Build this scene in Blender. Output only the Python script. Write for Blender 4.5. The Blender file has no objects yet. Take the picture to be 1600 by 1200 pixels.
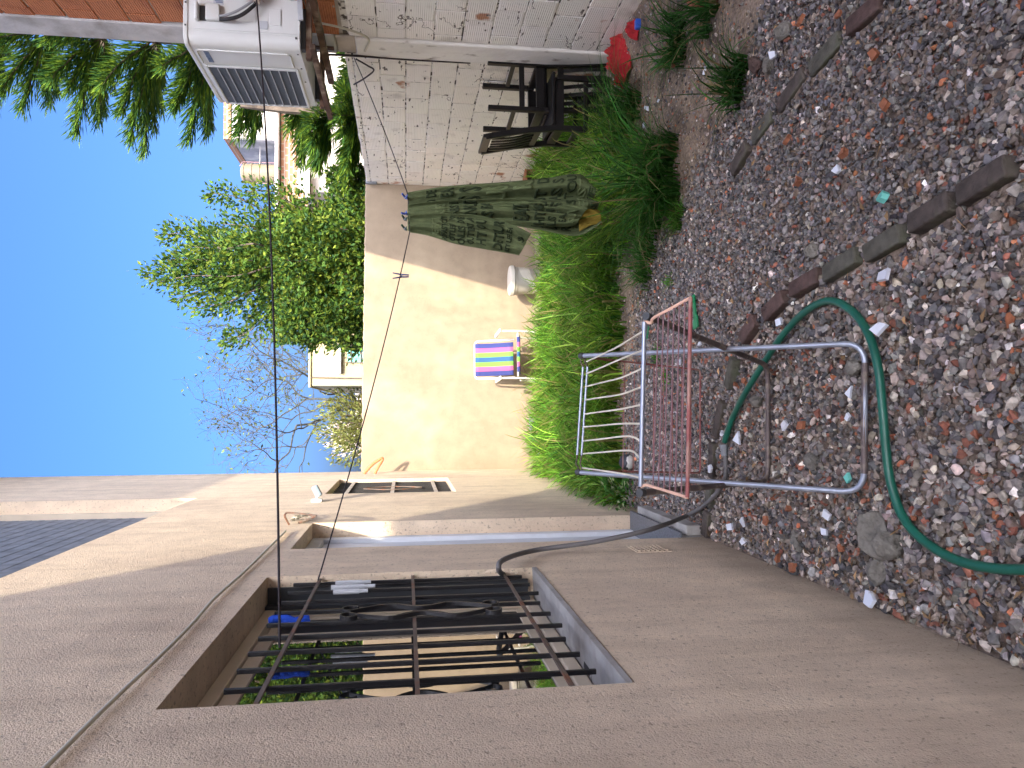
import bpy, bmesh, math, random
import numpy as np
from mathutils import Vector, Matrix
random.seed(7); rng = np.random.default_rng(7)
R = math.radians
C = bpy.context.scene.collection
scene = bpy.context.scene

# ------------------------------------------------------------------ camera, world, sun, exposure
F = 1180.0                       # focal length in pixels of the 1600 px wide picture
CAM = Vector((0, 0, 1.6))
YAW = math.atan(44 / F); PIT = math.atan(166 / F)
fwd = Vector((math.sin(YAW) * math.cos(PIT), math.cos(YAW) * math.cos(PIT), -math.sin(PIT)))
rgt = Vector((math.cos(YAW), -math.sin(YAW), 0))
upv = rgt.cross(fwd)
cd = bpy.data.cameras.new('camera'); cam = bpy.data.objects.new('camera', cd); C.objects.link(cam)
cd.sensor_fit = 'HORIZONTAL'; cd.sensor_width = 36; cd.lens = 36 * F / 1600
cd.clip_start = 0.05; cd.clip_end = 600
m = Matrix.Identity(4)          # the phone was held sideways: the picture's right is the world's down
for i in range(3):
    m[i][0] = -upv[i]; m[i][1] = rgt[i]; m[i][2] = -fwd[i]; m[i][3] = CAM[i]
cam.matrix_world = m
scene.camera = cam

L = Vector((-.205, 1, -.80)).normalized()       # direction the sunlight travels
w = bpy.data.worlds.new('World'); scene.world = w; w.use_nodes = True
nt = w.node_tree; bg = nt.nodes['Background']
sky = nt.nodes.new('ShaderNodeTexSky'); sky.sky_type = 'NISHITA'; sky.sun_disc = False
sky.sun_elevation = math.asin(-L.z); sky.sun_rotation = math.atan2(-L.x, -L.y)
sky.air_density = 0.5; sky.dust_density = 9.0; sky.ozone_density = 6.0
hs = nt.nodes.new('ShaderNodeHueSaturation'); hs.inputs['Saturation'].default_value = 1.25; hs.inputs['Value'].default_value = 1.0
nt.links.new(sky.outputs[0], hs.inputs['Color']); nt.links.new(hs.outputs[0], bg.inputs[0]); bg.inputs[1].default_value = 0.15
sl = bpy.data.lights.new('sun', 'SUN'); sl.energy = 2.0; sl.angle = R(.4); sl.color = (1, .87, .68)
sun = bpy.data.objects.new('sun', sl); C.objects.link(sun)
sun.rotation_euler = L.to_track_quat('-Z', 'Y').to_euler()
vs = scene.view_settings; vs.view_transform = 'Standard'; vs.look = 'None'; vs.exposure = 2.25; vs.gamma = 1
scene.cycles.max_bounces = 8; scene.cycles.diffuse_bounces = 5

# ------------------------------------------------------------------ helpers
def ray(x, y):
    u = 1200 - y; v = x
    return fwd + rgt * ((u - 600) / F) + upv * ((800 - v) / F)
def gx(x, y, X): d = ray(x, y); return CAM + d * ((X - CAM.x) / d.x)
def gy(x, y, Y): d = ray(x, y); return CAM + d * ((Y - CAM.y) / d.y)
def gz(x, y, Z): d = ray(x, y); return CAM + d * ((Z - CAM.z) / d.z)

def tag(o, label=None, cat=None, group=None, kind=None):
    if label: o['label'] = label
    if cat: o['category'] = cat
    if group: o['group'] = group
    if kind: o['kind'] = kind
    return o
def thing(name, label, cat, loc=(0, 0, 0), rz=0, group=None):
    o = bpy.data.objects.new(name, None); o.empty_display_size = .1; C.objects.link(o)
    o.location = loc; o.rotation_euler = (0, 0, rz)
    return tag(o, label, cat, group)
def link(name, me, mat, parent=None):
    o = bpy.data.objects.new(name, me); C.objects.link(o)
    if mat:
        for k in (mat if isinstance(mat, (list, tuple)) else [mat]): me.materials.append(k)
    if parent: o.parent = parent
    return o
def copy_tree(o, parent=None):
    c = o.copy(); C.objects.link(c); c.parent = parent
    for ch in [q for q in bpy.data.objects if q.parent == o]: copy_tree(ch, c)
    return c

def catmull(pts, n=8, closed=False):
    P = [Vector(p) for p in pts]; out = []
    for i in range(len(P) - 1):
        p0 = P[max(i - 1, 0)]; p1 = P[i]; p2 = P[i + 1]; p3 = P[min(i + 2, len(P) - 1)]
        for k in range(n):
            t = k / n
            out.append(.5 * ((2 * p1) + (p2 - p0) * t + (2 * p0 - 5 * p1 + 4 * p2 - p3) * t * t + (3 * p1 - p0 - 3 * p2 + p3) * t ** 3))
    out.append(P[-1]); return out
def fillet(pts, r, n=6):
    P = [Vector(p) for p in pts]; out = [P[0]]
    for i in range(1, len(P) - 1):
        a = (P[i - 1] - P[i]); b = (P[i + 1] - P[i]); rr = min(r, a.length * .49, b.length * .49)
        p = P[i] + a.normalized() * rr; q = P[i] + b.normalized() * rr
        for k in range(n + 1):
            t = k / n; out.append(p * (1 - t) ** 2 + P[i] * 2 * t * (1 - t) + q * t * t)
    out.append(P[-1]); return out

class MB:
    def __init__(s): s.v = []; s.f = []; s.m = []; s.mi = 0
    def add(s, vs, fs):
        b = len(s.v); s.v += [tuple(p) for p in vs]
        for f in fs: s.f.append([b + i for i in f]); s.m.append(s.mi)
        return s
    def box(s, lo, hi, rot=None, org=None):
        x0, y0, z0 = lo; x1, y1, z1 = hi
        vs = [Vector(p) for p in ((x0,y0,z0),(x1,y0,z0),(x1,y1,z0),(x0,y1,z0),(x0,y0,z1),(x1,y0,z1),(x1,y1,z1),(x0,y1,z1))]
        if rot is not None:
            o = Vector(org) if org is not None else Vector(((x0+x1)/2,(y0+y1)/2,(z0+z1)/2))
            vs = [rot @ (p - o) + o for p in vs]
        return s.add(vs, [(0,3,2,1),(4,5,6,7),(0,1,5,4),(1,2,6,5),(2,3,7,6),(3,0,4,7)])
    def bar(s, a, b, w, h, up=(0, 0, 1)):
        a = Vector(a); b = Vector(b); d = (b - a).normalized(); u = Vector(up)
        if abs(d.dot(u)) > .98: u = Vector((1, 0, 0))
        sd = d.cross(u).normalized(); u = sd.cross(d)
        vs = []
        for p in (a, b):
            for (i, j) in ((-1, -1), (1, -1), (1, 1), (-1, 1)): vs.append(p + sd * w / 2 * i + u * h / 2 * j)
        return s.add(vs, [(3,2,1,0),(4,5,6,7),(0,1,5,4),(1,2,6,5),(2,3,7,6),(3,0,4,7)])
    def strip(s, pts, w, h, up):      # flat bar swept along a polyline
        P = [Vector(p) for p in pts]; up = Vector(up).normalized(); vs = []
        for i, p in enumerate(P):
            d = (P[min(i + 1, len(P) - 1)] - P[max(i - 1, 0)]).normalized()
            sd = d.cross(up).normalized()
            for (a, b) in ((-1, -1), (1, -1), (1, 1), (-1, 1)): vs.append(p + sd * h / 2 * a + up * w / 2 * b)
        fs = []
        for i in range(len(P) - 1):
            for k in range(4): fs.append((i*4+k, i*4+(k+1) % 4, (i+1)*4+(k+1) % 4, (i+1)*4+k))
        n = (len(P) - 1) * 4; fs += [(3,2,1,0), (n, n+1, n+2, n+3)]
        return s.add(vs, fs)
    def tube(s, pts, r, seg=8, cap=True):
        P = [Vector(p) for p in pts]; n = len(P)
        rr = r if hasattr(r, '__len__') else [r] * n
        d0 = (P[1] - P[0]).normalized(); u = d0.orthogonal().normalized(); vs = []; prev = d0
        for i in range(n):
            d = (P[min(i + 1, n - 1)] - P[max(i - 1, 0)])
            d = d.normalized() if d.length > 1e-9 else prev
            u = prev.rotation_difference(d) @ u; u = (u - d * u.dot(d)).normalized(); prev = d; q = d.cross(u)
            for k in range(seg):
                a = 2 * math.pi * k / seg; vs.append(P[i] + (u * math.cos(a) + q * math.sin(a)) * rr[i])
        fs = []
        for i in range(n - 1):
            for k in range(seg): fs.append((i*seg+k, i*seg+(k+1) % seg, (i+1)*seg+(k+1) % seg, (i+1)*seg+k))
        if cap: fs += [tuple(range(seg - 1, -1, -1)), tuple((n - 1) * seg + k for k in range(seg))]
        return s.add(vs, fs)
    def lathe(s, prof, c=(0, 0, 0), seg=32):
        c = Vector(c); vs = []; n = len(prof)
        for (r, z) in prof:
            for k in range(seg):
                a = 2 * math.pi * k / seg; vs.append(c + Vector((r * math.cos(a), r * math.sin(a), z)))
        fs = []
        for i in range(n - 1):
            for k in range(seg): fs.append((i*seg+k, i*seg+(k+1) % seg, (i+1)*seg+(k+1) % seg, (i+1)*seg+k))
        return s.add(vs, fs)
    def split(s, name, mat, parent=None, **k):      # every loose piece becomes a mesh of its own
        par = list(range(len(s.v)))
        def fd(i):
            while par[i] != i: par[i] = par[par[i]]; i = par[i]
            return i
        for f in s.f:
            for j in f[1:]: par[fd(j)] = fd(f[0])
        grp = {}
        for f in s.f: grp.setdefault(fd(f[0]), []).append(f)
        out = []
        for fs in grp.values():
            ids = sorted({i for f in fs for i in f}); mp = {i: n for n, i in enumerate(ids)}; b = MB()
            b.add([s.v[i] for i in ids], [[mp[i] for i in f] for f in fs]); out.append(b.build(name, mat, parent, **k))
        return out
    def build(s, name, mat, parent=None, smooth=35, bevel=0, bseg=2):
        me = bpy.data.meshes.new(name); me.from_pydata(s.v, [], s.f); me.update()
        for p, i in zip(me.polygons, s.m): p.material_index = i
        if smooth:
            for p in me.polygons: p.use_smooth = True
            me.set_sharp_from_angle(angle=R(smooth))
        o = link(name, me, mat, parent)
        if bevel:
            b = o.modifiers.new('bevel', 'BEVEL'); b.width = bevel; b.segments = bseg; b.limit_method = 'ANGLE'; b.angle_limit = R(40)
        return o

def np_mesh(name, V, loops, starts, mat, parent=None, col=None, smooth=False):
    me = bpy.data.meshes.new(name)
    me.vertices.add(len(V)); me.vertices.foreach_set('co', np.ascontiguousarray(V, np.float32).ravel())
    me.loops.add(len(loops)); me.loops.foreach_set('vertex_index', np.ascontiguousarray(loops, np.int32))
    me.polygons.add(len(starts)); me.polygons.foreach_set('loop_start', np.ascontiguousarray(starts, np.int32))
    me.update(calc_edges=True); me.validate()
    if col is not None:
        a = me.color_attributes.new('tint', 'FLOAT_COLOR', 'POINT')
        c4 = np.ones((len(V), 4), np.float32); c4[:, :3] = col; a.data.foreach_set('color', c4.ravel())
    me.polygons.foreach_set('use_smooth', np.full(len(starts), bool(smooth)))
    return link(name, me, mat, parent)

def unit(a): return a / np.maximum(np.linalg.norm(a, axis=1, keepdims=True), 1e-9)
def cards(name, P, D, S, Ln, W, col, mat, parent=None, fold=.15, mid=.45):
    """leaf shaped faces: P base, D direction, S side (n,3); Ln, W (n,)"""
    n = len(P); D = unit(D); S = unit(S - D * (S * D).sum(1, keepdims=True)); N = np.cross(D, S)
    Ln = np.asarray(Ln).reshape(-1, 1) * np.ones((n, 1)); W = np.asarray(W).reshape(-1, 1) * np.ones((n, 1))
    V = np.empty((n, 4, 3))
    V[:, 0] = P; V[:, 1] = P + D * Ln * mid + S * W / 2 + N * W * fold
    V[:, 2] = P + D * Ln; V[:, 3] = P + D * Ln * mid - S * W / 2 + N * W * fold
    idx = np.arange(n)[:, None] * 4
    loops = np.concatenate([idx + [0, 1, 2], idx + [0, 2, 3]], 1).ravel()
    starts = np.arange(2 * n) * 3
    return np_mesh(name, V.reshape(-1, 3), loops, starts, mat, parent, np.repeat(col, 4, 0))
def blades(name, P, H, W, az, bend, col, mat, parent=None, seg=4):
    n = len(P); T = np.linspace(0, 1, seg + 1)
    dx = np.stack([np.cos(az), np.sin(az), np.zeros(n)], 1)
    fa = az + np.pi / 2 + rng.normal(0, .5, n); sd = np.stack([np.cos(fa), np.sin(fa), np.zeros(n)], 1)
    V = np.empty((n, 2 * seg + 1, 3))
    for i, t in enumerate(T):
        c = P + dx * (H * bend * t ** 1.8)[:, None] + np.array([0, 0, 1.]) * (H * (t - .42 * bend * t ** 2.4))[:, None]
        wd = (W * (1 - .75 * t ** 1.5))[:, None] / 2
        if i < seg: V[:, 2 * i] = c - sd * wd; V[:, 2 * i + 1] = c + sd * wd
        else: V[:, 2 * seg] = c
    nv = 2 * seg + 1; b = np.arange(n)[:, None] * nv; ls = []; st = []
    per = (seg - 1) * 4 + 3
    for i in range(seg - 1): ls.append(b + [2*i, 2*i+1, 2*i+3, 2*i+2])
    ls.append(b + [2*seg-2, 2*seg-1, 2*seg])
    loops = np.concatenate(ls, 1).ravel()
    so = np.array([4 * i for i in range(seg)])
    starts = (np.arange(n)[:, None] * per + so).ravel()
    return np_mesh(name, V.reshape(-1, 3), loops, starts, mat, parent, np.repeat(col, nv, 0), smooth=True)

# ------------------------------------------------------------------ materials
def mat(name, col=(.5,.5,.5), rough=.7, metal=0, spec=.4, var=0, vscale=6, bump=0, bscale=60, dirt=None, dscale=3, dlo=.5, dhi=.7, detail=6, tint=False, bdist=.01, stretch=None):
    """principled with noise variation, optional dirt colour patches and noise bump (all in object space)"""
    M = bpy.data.materials.new(name); M.use_nodes = True; n = M.node_tree.nodes; l = M.node_tree.links
    b = n['Principled BSDF']; b.inputs['Roughness'].default_value = rough; b.inputs['Metallic'].default_value = metal
    b.inputs['Specular IOR Level'].default_value = spec
    tc = n.new('ShaderNodeTexCoord'); vec = tc.outputs['Object']
    if stretch:
        mp = n.new('ShaderNodeMapping'); mp.inputs['Scale'].default_value = stretch; l.new(vec, mp.inputs[0]); vec = mp.outputs[0]
    def noise(sc, det=detail):
        x = n.new('ShaderNodeTexNoise'); x.inputs['Scale'].default_value = sc; x.inputs['Detail'].default_value = det; l.new(vec, x.inputs['Vector']); return x
    cur = None
    if tint:
        a = n.new('ShaderNodeVertexColor'); a.layer_name = 'tint'; cur = a.outputs[0]
    else:
        rgb = n.new('ShaderNodeRGB'); rgb.outputs[0].default_value = (*col, 1); cur = rgb.outputs[0]
    if var:
        x = noise(vscale); mr = n.new('ShaderNodeMapRange'); mr.inputs[1].default_value = .3; mr.inputs[2].default_value = .7
        mr.inputs[3].default_value = 1 - var; mr.inputs[4].default_value = 1 + var; l.new(x.outputs[0], mr.inputs[0])
        mx = n.new('ShaderNodeMix'); mx.data_type = 'RGBA'; mx.blend_type = 'MULTIPLY'; mx.inputs[0].default_value = 1
        l.new(cur, mx.inputs[6]); l.new(mr.outputs[0], mx.inputs[7]); cur = mx.outputs[2]
    if dirt:
        x = noise(dscale, 8); mr = n.new('ShaderNodeMapRange'); mr.inputs[1].default_value = dlo; mr.inputs[2].default_value = dhi; l.new(x.outputs[0], mr.inputs[0])
        mx = n.new('ShaderNodeMix'); mx.data_type = 'RGBA'; l.new(mr.outputs[0], mx.inputs[0]); l.new(cur, mx.inputs[6]); mx.inputs[7].default_value = (*dirt, 1); cur = mx.outputs[2]
    l.new(cur, b.inputs['Base Color'])
    if bump:
        x = noise(bscale, 5); bp = n.new('ShaderNodeBump'); bp.inputs['Strength'].default_value = bump; bp.inputs['Distance'].default_value = bdist
        l.new(x.outputs[0], bp.inputs['Height']); l.new(bp.outputs[0], b.inputs['Normal'])
    return M
def leafmat(name, trans=.35):
    M = bpy.data.materials.new(name); M.use_nodes = True; n = M.node_tree.nodes; l = M.node_tree.links
    a = n.new('ShaderNodeVertexColor'); a.layer_name = 'tint'; b = n['Principled BSDF']; b.inputs['Roughness'].default_value = .55; b.inputs['Specular IOR Level'].default_value = .14
    l.new(a.outputs[0], b.inputs['Base Color']); t = n.new('ShaderNodeBsdfTranslucent')
    hs = n.new('ShaderNodeHueSaturation'); hs.inputs['Value'].default_value = 1.5; hs.inputs['Hue'].default_value = .48; l.new(a.outputs[0], hs.inputs['Color']); l.new(hs.outputs[0], t.inputs[0])
    mx = n.new('ShaderNodeMixShader'); mx.inputs[0].default_value = trans; l.new(b.outputs[0], mx.inputs[1]); l.new(t.outputs[0], mx.inputs[2])
    l.new(mx.outputs[0], n['Material Output'].inputs[0]); return M

def stucco(name, col, grain=1.0, stain=(.30,.22,.18)):
    M = bpy.data.materials.new(name); M.use_nodes = True; n = M.node_tree.nodes; l = M.node_tree.links
    b = n['Principled BSDF']; b.inputs['Roughness'].default_value = .92; b.inputs['Specular IOR Level'].default_value = .15
    tc = n.new('ShaderNodeTexCoord')
    def noise(sc, det, vec=tc.outputs['Object'], rough=.55):
        x = n.new('ShaderNodeTexNoise'); x.inputs['Scale'].default_value = sc; x.inputs['Detail'].default_value = det; x.inputs['Roughness'].default_value = rough; l.new(vec, x.inputs['Vector']); return x.outputs[0]
    def mrange(x, a, c, d, e):
        r = n.new('ShaderNodeMapRange'); r.inputs[1].default_value = a; r.inputs[2].default_value = c; r.inputs[3].default_value = d; r.inputs[4].default_value = e; l.new(x, r.inputs[0]); return r.outputs[0]
    rgb = n.new('ShaderNodeRGB'); rgb.outputs[0].default_value = (*col, 1)
    mx = n.new('ShaderNodeMix'); mx.data_type = 'RGBA'; l.new(mrange(noise(.9, 8), .48, .8, 0, .55), mx.inputs[0]); l.new(rgb.outputs[0], mx.inputs[6]); mx.inputs[7].default_value = (*stain, 1)
    m2 = n.new('ShaderNodeMix'); m2.data_type = 'RGBA'; m2.blend_type = 'MULTIPLY'; m2.inputs[0].default_value = 1; l.new(mx.outputs[2], m2.inputs[6]); l.new(mrange(noise(7, 6), .3, .7, .9, 1.08), m2.inputs[7])
    # rain streaks and splash dirt near the soil
    mp_ = n.new('ShaderNodeMapping'); mp_.inputs['Scale'].default_value = (1, 5, .55); l.new(tc.outputs['Object'], mp_.inputs[0])
    ms = n.new('ShaderNodeMix'); ms.data_type = 'RGBA'; l.new(mrange(noise(1.6, 7, mp_.outputs[0]), .50, .78, 0, .5), ms.inputs[0]); l.new(m2.outputs[2], ms.inputs[6]); ms.inputs[7].default_value = (col[0]*.55, col[1]*.50, col[2]*.46, 1)
    sz = n.new('ShaderNodeSeparateXYZ'); l.new(tc.outputs['Object'], sz.inputs[0]); nz = n.new('ShaderNodeMath'); nz.operation = 'MULTIPLY_ADD'; l.new(noise(4, 6), nz.inputs[0]); nz.inputs[1].default_value = -.5; l.new(sz.outputs[2], nz.inputs[2])
    md = n.new('ShaderNodeMix'); md.data_type = 'RGBA'; l.new(mrange(nz.outputs[0], -.22, .06, .65, 0), md.inputs[0]); l.new(ms.outputs[2], md.inputs[6]); md.inputs[7].default_value = (.27, .22, .17, 1); m2 = md
    # darker specks where a fine noise runs high
    m3 = n.new('ShaderNodeMix'); m3.data_type = 'RGBA'; l.new(mrange(noise(60, 4), .58, .70, 0, .40 * grain), m3.inputs[0]); l.new(m2.outputs[2], m3.inputs[6]); m3.inputs[7].default_value = (col[0]*.3, col[1]*.27, col[2]*.25, 1)
    l.new(m3.outputs[2], b.inputs['Base Color'])
    pit = mrange(noise(48, 3), .60, .72, 0, 1); msk = mrange(noise(3.5, 4), .42, .62, .15, 1)
    pm = n.new('ShaderNodeMath'); pm.operation = 'MULTIPLY'; l.new(pit, pm.inputs[0]); l.new(msk, pm.inputs[1])
    sm_ = n.new('ShaderNodeMath'); sm_.operation = 'MULTIPLY_ADD'; l.new(pm.outputs[0], sm_.inputs[0]); sm_.inputs[1].default_value = -.8
    l.new(noise(210, 3), sm_.inputs[2])
    ad = n.new('ShaderNodeMath'); ad.operation = 'MULTIPLY_ADD'; l.new(noise(85, 3), ad.inputs[0]); ad.inputs[1].default_value = .6; l.new(sm_.outputs[0], ad.inputs[2])
    bp = n.new('ShaderNodeBump'); bp.inputs['Strength'].default_value = min(1, .42 * grain); bp.inputs['Distance'].default_value = .006 * grain; l.new(ad.outputs[0], bp.inputs['Height'])
    l.new(bp.outputs[0], b.inputs['Normal']); return M

def brickmat(name, painted):
    M = bpy.data.materials.new(name); M.use_nodes = True; n = M.node_tree.nodes; l = M.node_tree.links
    b = n['Principled BSDF']; b.inputs['Roughness'].default_value = .85; b.inputs['Specular IOR Level'].default_value = .2
    tc = n.new('ShaderNodeTexCoord'); a = n.new('ShaderNodeVertexColor'); a.layer_name = 'tint'
    cur = a.outputs[0]
    def noise(sc, det, st=None):
        v = tc.outputs['Object']
        if st:
            mp = n.new('ShaderNodeMapping'); mp.inputs['Scale'].default_value = st; l.new(v, mp.inputs[0]); v = mp.outputs[0]
        x = n.new('ShaderNodeTexNoise'); x.inputs['Scale'].default_value = sc; x.inputs['Detail'].default_value = det; l.new(v, x.inputs['Vector']); return x.outputs[0]
    def mixin(cur, fac, lo, hi, c):
        r = n.new('ShaderNodeMapRange'); r.inputs[1].default_value = lo; r.inputs[2].default_value = hi; l.new(fac, r.inputs[0])
        mx = n.new('ShaderNodeMix'); mx.data_type = 'RGBA'; l.new(r.outputs[0], mx.inputs[0]); l.new(cur, mx.inputs[6]); mx.inputs[7].default_value = (*c, 1); return mx.outputs[2]
    if painted:
        cur = mixin(cur, noise(5, 9), .58, .88, (.45, .42, .37))
        cur = mixin(cur, noise(2.6, 10), .655, .70, (.46, .24, .15))
        cur = mixin(cur, noise(7, 10, (1, 1, 2.8)), .655, .68, (.13, .115, .10))
        cur = mixin(cur, noise(26, 8, (1, .35, 1)), .68, .71, (.15, .13, .11))
        nz = noise(3.4, 7, (1, 1, 1.6)); ab = n.new('ShaderNodeMath'); ab.operation = 'SUBTRACT'; l.new(nz, ab.inputs[0]); ab.inputs[1].default_value = .52
        a2 = n.new('ShaderNodeMath'); a2.operation = 'ABSOLUTE'; l.new(ab.outputs[0], a2.inputs[0]); a3 = n.new('ShaderNodeMath'); a3.operation = 'MULTIPLY_ADD'; l.new(a2.outputs[0], a3.inputs[0]); a3.inputs[1].default_value = -1; a3.inputs[2].default_value = 1
        mk = n.new('ShaderNodeMath'); mk.operation = 'MULTIPLY'; l.new(a3.outputs[0], mk.inputs[0]); mr_ = n.new('ShaderNodeMapRange'); mr_.inputs[1].default_value = .52; mr_.inputs[2].default_value = .6; l.new(noise(1.7, 4), mr_.inputs[0]); l.new(mr_.outputs[0], mk.inputs[1])
        cur = mixin(cur, mk.outputs[0], .990, .996, (.17, .15, .13))
    else:
        cur = mixin(cur, noise(6, 8), .5, .8, (.30, .10, .05))
        cur = mixin(cur, noise(11, 8), .68, .74, (.45, .42, .38))
    l.new(cur, b.inputs['Base Color'])
    wv = n.new('ShaderNodeTexWave'); wv.bands_direction = 'Z'; wv.inputs['Scale'].default_value = 22 if painted else 20; wv.inputs['Distortion'].default_value = .15; l.new(tc.outputs['Object'], wv.inputs[0])
    ad = n.new('ShaderNodeMath'); ad.operation = 'MULTIPLY_ADD'; l.new(noise(30, 6), ad.inputs[0]); ad.inputs[1].default_value = .45; l.new(wv.outputs['Fac'], ad.inputs[2])
    bp = n.new('ShaderNodeBump'); bp.inputs['Strength'].default_value = .8; bp.inputs['Distance'].default_value = .0025 if painted else .007; l.new(ad.outputs[0], bp.inputs['Height']); l.new(bp.outputs[0], b.inputs['Normal'])
    return M

MT = {}
MT['stucco'] = stucco('house_stucco', (.80, .66, .49), 1.6)
MT['cream'] = stucco('cream_render', (.315, .25, .178), .4, (.62,.52,.36))
MT['reveal'] = mat('reveal_cement', (.50,.44,.37), .9, var=.15, bump=.4, bscale=40, dirt=(.30,.22,.15), dscale=2.5)
MT['cement'] = mat('grey_cement', (.36,.35,.33), .9, var=.2, bump=.5, bscale=35, dirt=(.2,.18,.16), dscale=4)
MT['concrete'] = mat('column_concrete', (.48,.47,.45), .9, var=.15, bump=.5, bscale=30, dirt=(.3,.28,.25), dscale=5)
MT['granite'] = mat('granite_step', (.10,.11,.13), .35, var=.5, vscale=120)
MT['paint_white'] = mat('white_paint', (.66,.70,.74), .5, var=.08, dirt=(.42,.42,.42), dscale=3, dlo=.55, dhi=.8)
MT['alu'] = mat('window_frame_paint', (.58,.50,.38), .5, var=.1)
MT['black_iron'] = mat('black_iron', (.012,.012,.014), .45, spec=.5, bump=.2, bscale=90)
MT['rust_iron'] = mat('dull_iron', (.13,.10,.08), .7, var=.3, dirt=(.2,.08,.04), dscale=14)
MT['white_iron'] = mat('pale_iron', (.55,.50,.43), .6, var=.15, dirt=(.3,.16,.1), dscale=14)
MT['screen'] = mat('insect_screen', (.016,.017,.021), .45, spec=.2)
MT['glass'] = mat('window_glass', (.012,.014,.014), .015, spec=1.0); MT['glass'].node_tree.nodes['Principled BSDF'].inputs['IOR'].default_value = 2.6
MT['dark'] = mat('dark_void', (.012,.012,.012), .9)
MT['wbrick'] = brickmat('painted_hollow_brick', True)
MT['obrick'] = brickmat('bare_hollow_brick', False)
MT['wmortar'] = mat('painted_mortar', (.66,.64,.60), .95, var=.2, bump=.8, bscale=45, dirt=(.07,.06,.05), dscale=13, dlo=.50, dhi=.56)
MT['old_plaster'] = mat('old_white_plaster', (.80,.78,.73), .95, var=.12, vscale=4, bump=.9, bscale=22, dirt=(.34,.30,.26), dscale=9, dlo=.60, dhi=.70, stretch=(1, 1, .6))
MT['omortar'] = mat('bare_mortar', (.38,.35,.31), .95, var=.2, bump=.8, bscale=45)
MT['ac'] = mat('ac_enamel', (.66,.68,.66), .4, var=.04, dirt=(.5,.47,.4), dscale=3, dlo=.6, dhi=.85)
MT['ac_grille'] = mat('ac_grille_plastic', (.13,.145,.16), .5)
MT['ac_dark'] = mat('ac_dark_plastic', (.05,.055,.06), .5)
MT['label_grey'] = mat('sticker_grey', (.50,.53,.56), .5)
MT['letter'] = mat('ac_lettering', (.13,.18,.28), .5)
MT['pipe_black'] = mat('black_insulation', (.02,.02,.022), .7)
MT['pipe_grey'] = mat('grey_cable', (.30,.31,.32), .6)
MT['tape'] = mat('torn_tape', (.45,.38,.32), .8, var=.3)
MT['rustwood'] = mat('brown_bracket', (.10,.055,.035), .8, var=.4, vscale=10, dirt=(.35,.28,.2), dscale=8)
MT['darkwood'] = mat('black_wood', (.007,.006,.006), .45, spec=.3, var=.3, vscale=10, bump=.15, bscale=50)
MT['red'] = mat('red_cloth', (.42,.02,.025), .85, var=.2, bump=.4, bscale=70)
MT['bluep'] = mat('blue_plastic', (.03,.10,.50), .4)
MT['navy'] = mat('navy_plastic', (.02,.03,.12), .5)
MT['greenp'] = mat('dark_green_plastic', (.01,.06,.03), .5)
MT['gclip'] = mat('bright_green_plastic', (.01,.19,.07), .45, var=.15)
MT['bluecloth'] = mat('blue_cloth', (.01,.07,.52), .8, bump=.5, bscale=120)
MT['hose'] = mat('green_hose_rubber', (.006,.10,.065), .38, spec=.5, var=.15)
MT['ghose'] = mat('grey_hose_rubber', (.13,.125,.125), .6, var=.2)
MT['orange'] = mat('orange_conduit', (.65,.17,.06), .55, var=.1)
MT['cable_white'] = mat('white_cable', (.55,.52,.42), .6)
MT['cable_dark'] = mat('dark_cable', (.03,.022,.022), .6)
MT['rope'] = mat('dark_line', (.02,.015,.018), .7)
MT['steel'] = mat('zinc_tube', (.36,.40,.48), .42, metal=.6, var=.1, vscale=20)
MT['darktube'] = mat('weathered_tube', (.12,.095,.09), .55, metal=.3, var=.3, dirt=(.3,.25,.2), dscale=25)
MT['redwire'] = mat('red_coated_wire', (.27,.085,.08), .5, var=.25, vscale=20, dirt=(.42,.28,.22), dscale=9)
MT['bluewire'] = mat('greyed_wire', (.26,.15,.16), .5, metal=.2)
MT['whitewire'] = mat('white_coated_wire', (.74,.70,.58), .45)
MT['peach'] = mat('peach_coated_wire', (.70,.45,.33), .5, var=.15)
MT['rust'] = mat('rust_patch', (.17,.075,.045), .9, var=.3)
MT['bucket'] = mat('bucket_plastic', (.40,.38,.34), .45, dirt=(.3,.28,.23), dscale=8)
MT['bucket_label'] = mat('bucket_label_white', (.60,.57,.50), .5)
MT['chairframe'] = mat('white_chair_tube', (.78,.76,.70), .4)
MT['edging'] = mat('edging_brick_weathered', (.075,.06,.052), .9, var=.5, vscale=14, bump=.7, bscale=45, dirt=(.07,.075,.045), dscale=9)
MT['edging_grey'] = mat('edging_brick_mossy', (.095,.09,.072), .9, var=.5, vscale=14, bump=.7, bscale=45, dirt=(.06,.075,.035), dscale=8)
MT['edging_red'] = mat('edging_brick_reddish', (.095,.058,.05), .9, var=.5, vscale=14, bump=.7, bscale=45, dirt=(.07,.06,.05), dscale=9)
MT['tile'] = mat('white_glazed_tile', (.66,.70,.78), .25, dirt=(.4,.38,.36), dscale=20, dlo=.6)
MT['clay'] = mat('orange_clay', (.30,.115,.06), .9, var=.25, vscale=20, bump=.4)
MT['pinkclay'] = mat('pink_plaster', (.50,.26,.24), .9, var=.2)
MT['rock'] = mat('grey_rock', (.17,.16,.14), .9, var=.4, vscale=9, bump=.8, bscale=25, bdist=.02)
MT['slate'] = mat('grey_fibre_tile', (.20,.215,.23), .8, var=.25, vscale=12)
MT['stone'] = mat('gravel_stone', tint=True, rough=.8, var=.35, vscale=60, spec=.3)
MT['grass'] = leafmat('grass_blade', .45)
MT['leaf'] = leafmat('tree_leaf', .3)
MT['straw'] = mat('straw', tint=True, rough=.8)
MT['bark'] = mat('bark', (.11,.085,.065), .9, var=.35, vscale=12, bump=.7, bscale=25)
MT['greybark'] = mat('grey_bark', (.055,.058,.055), .9, var=.3, vscale=10)
MT['soil'] = None
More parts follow.
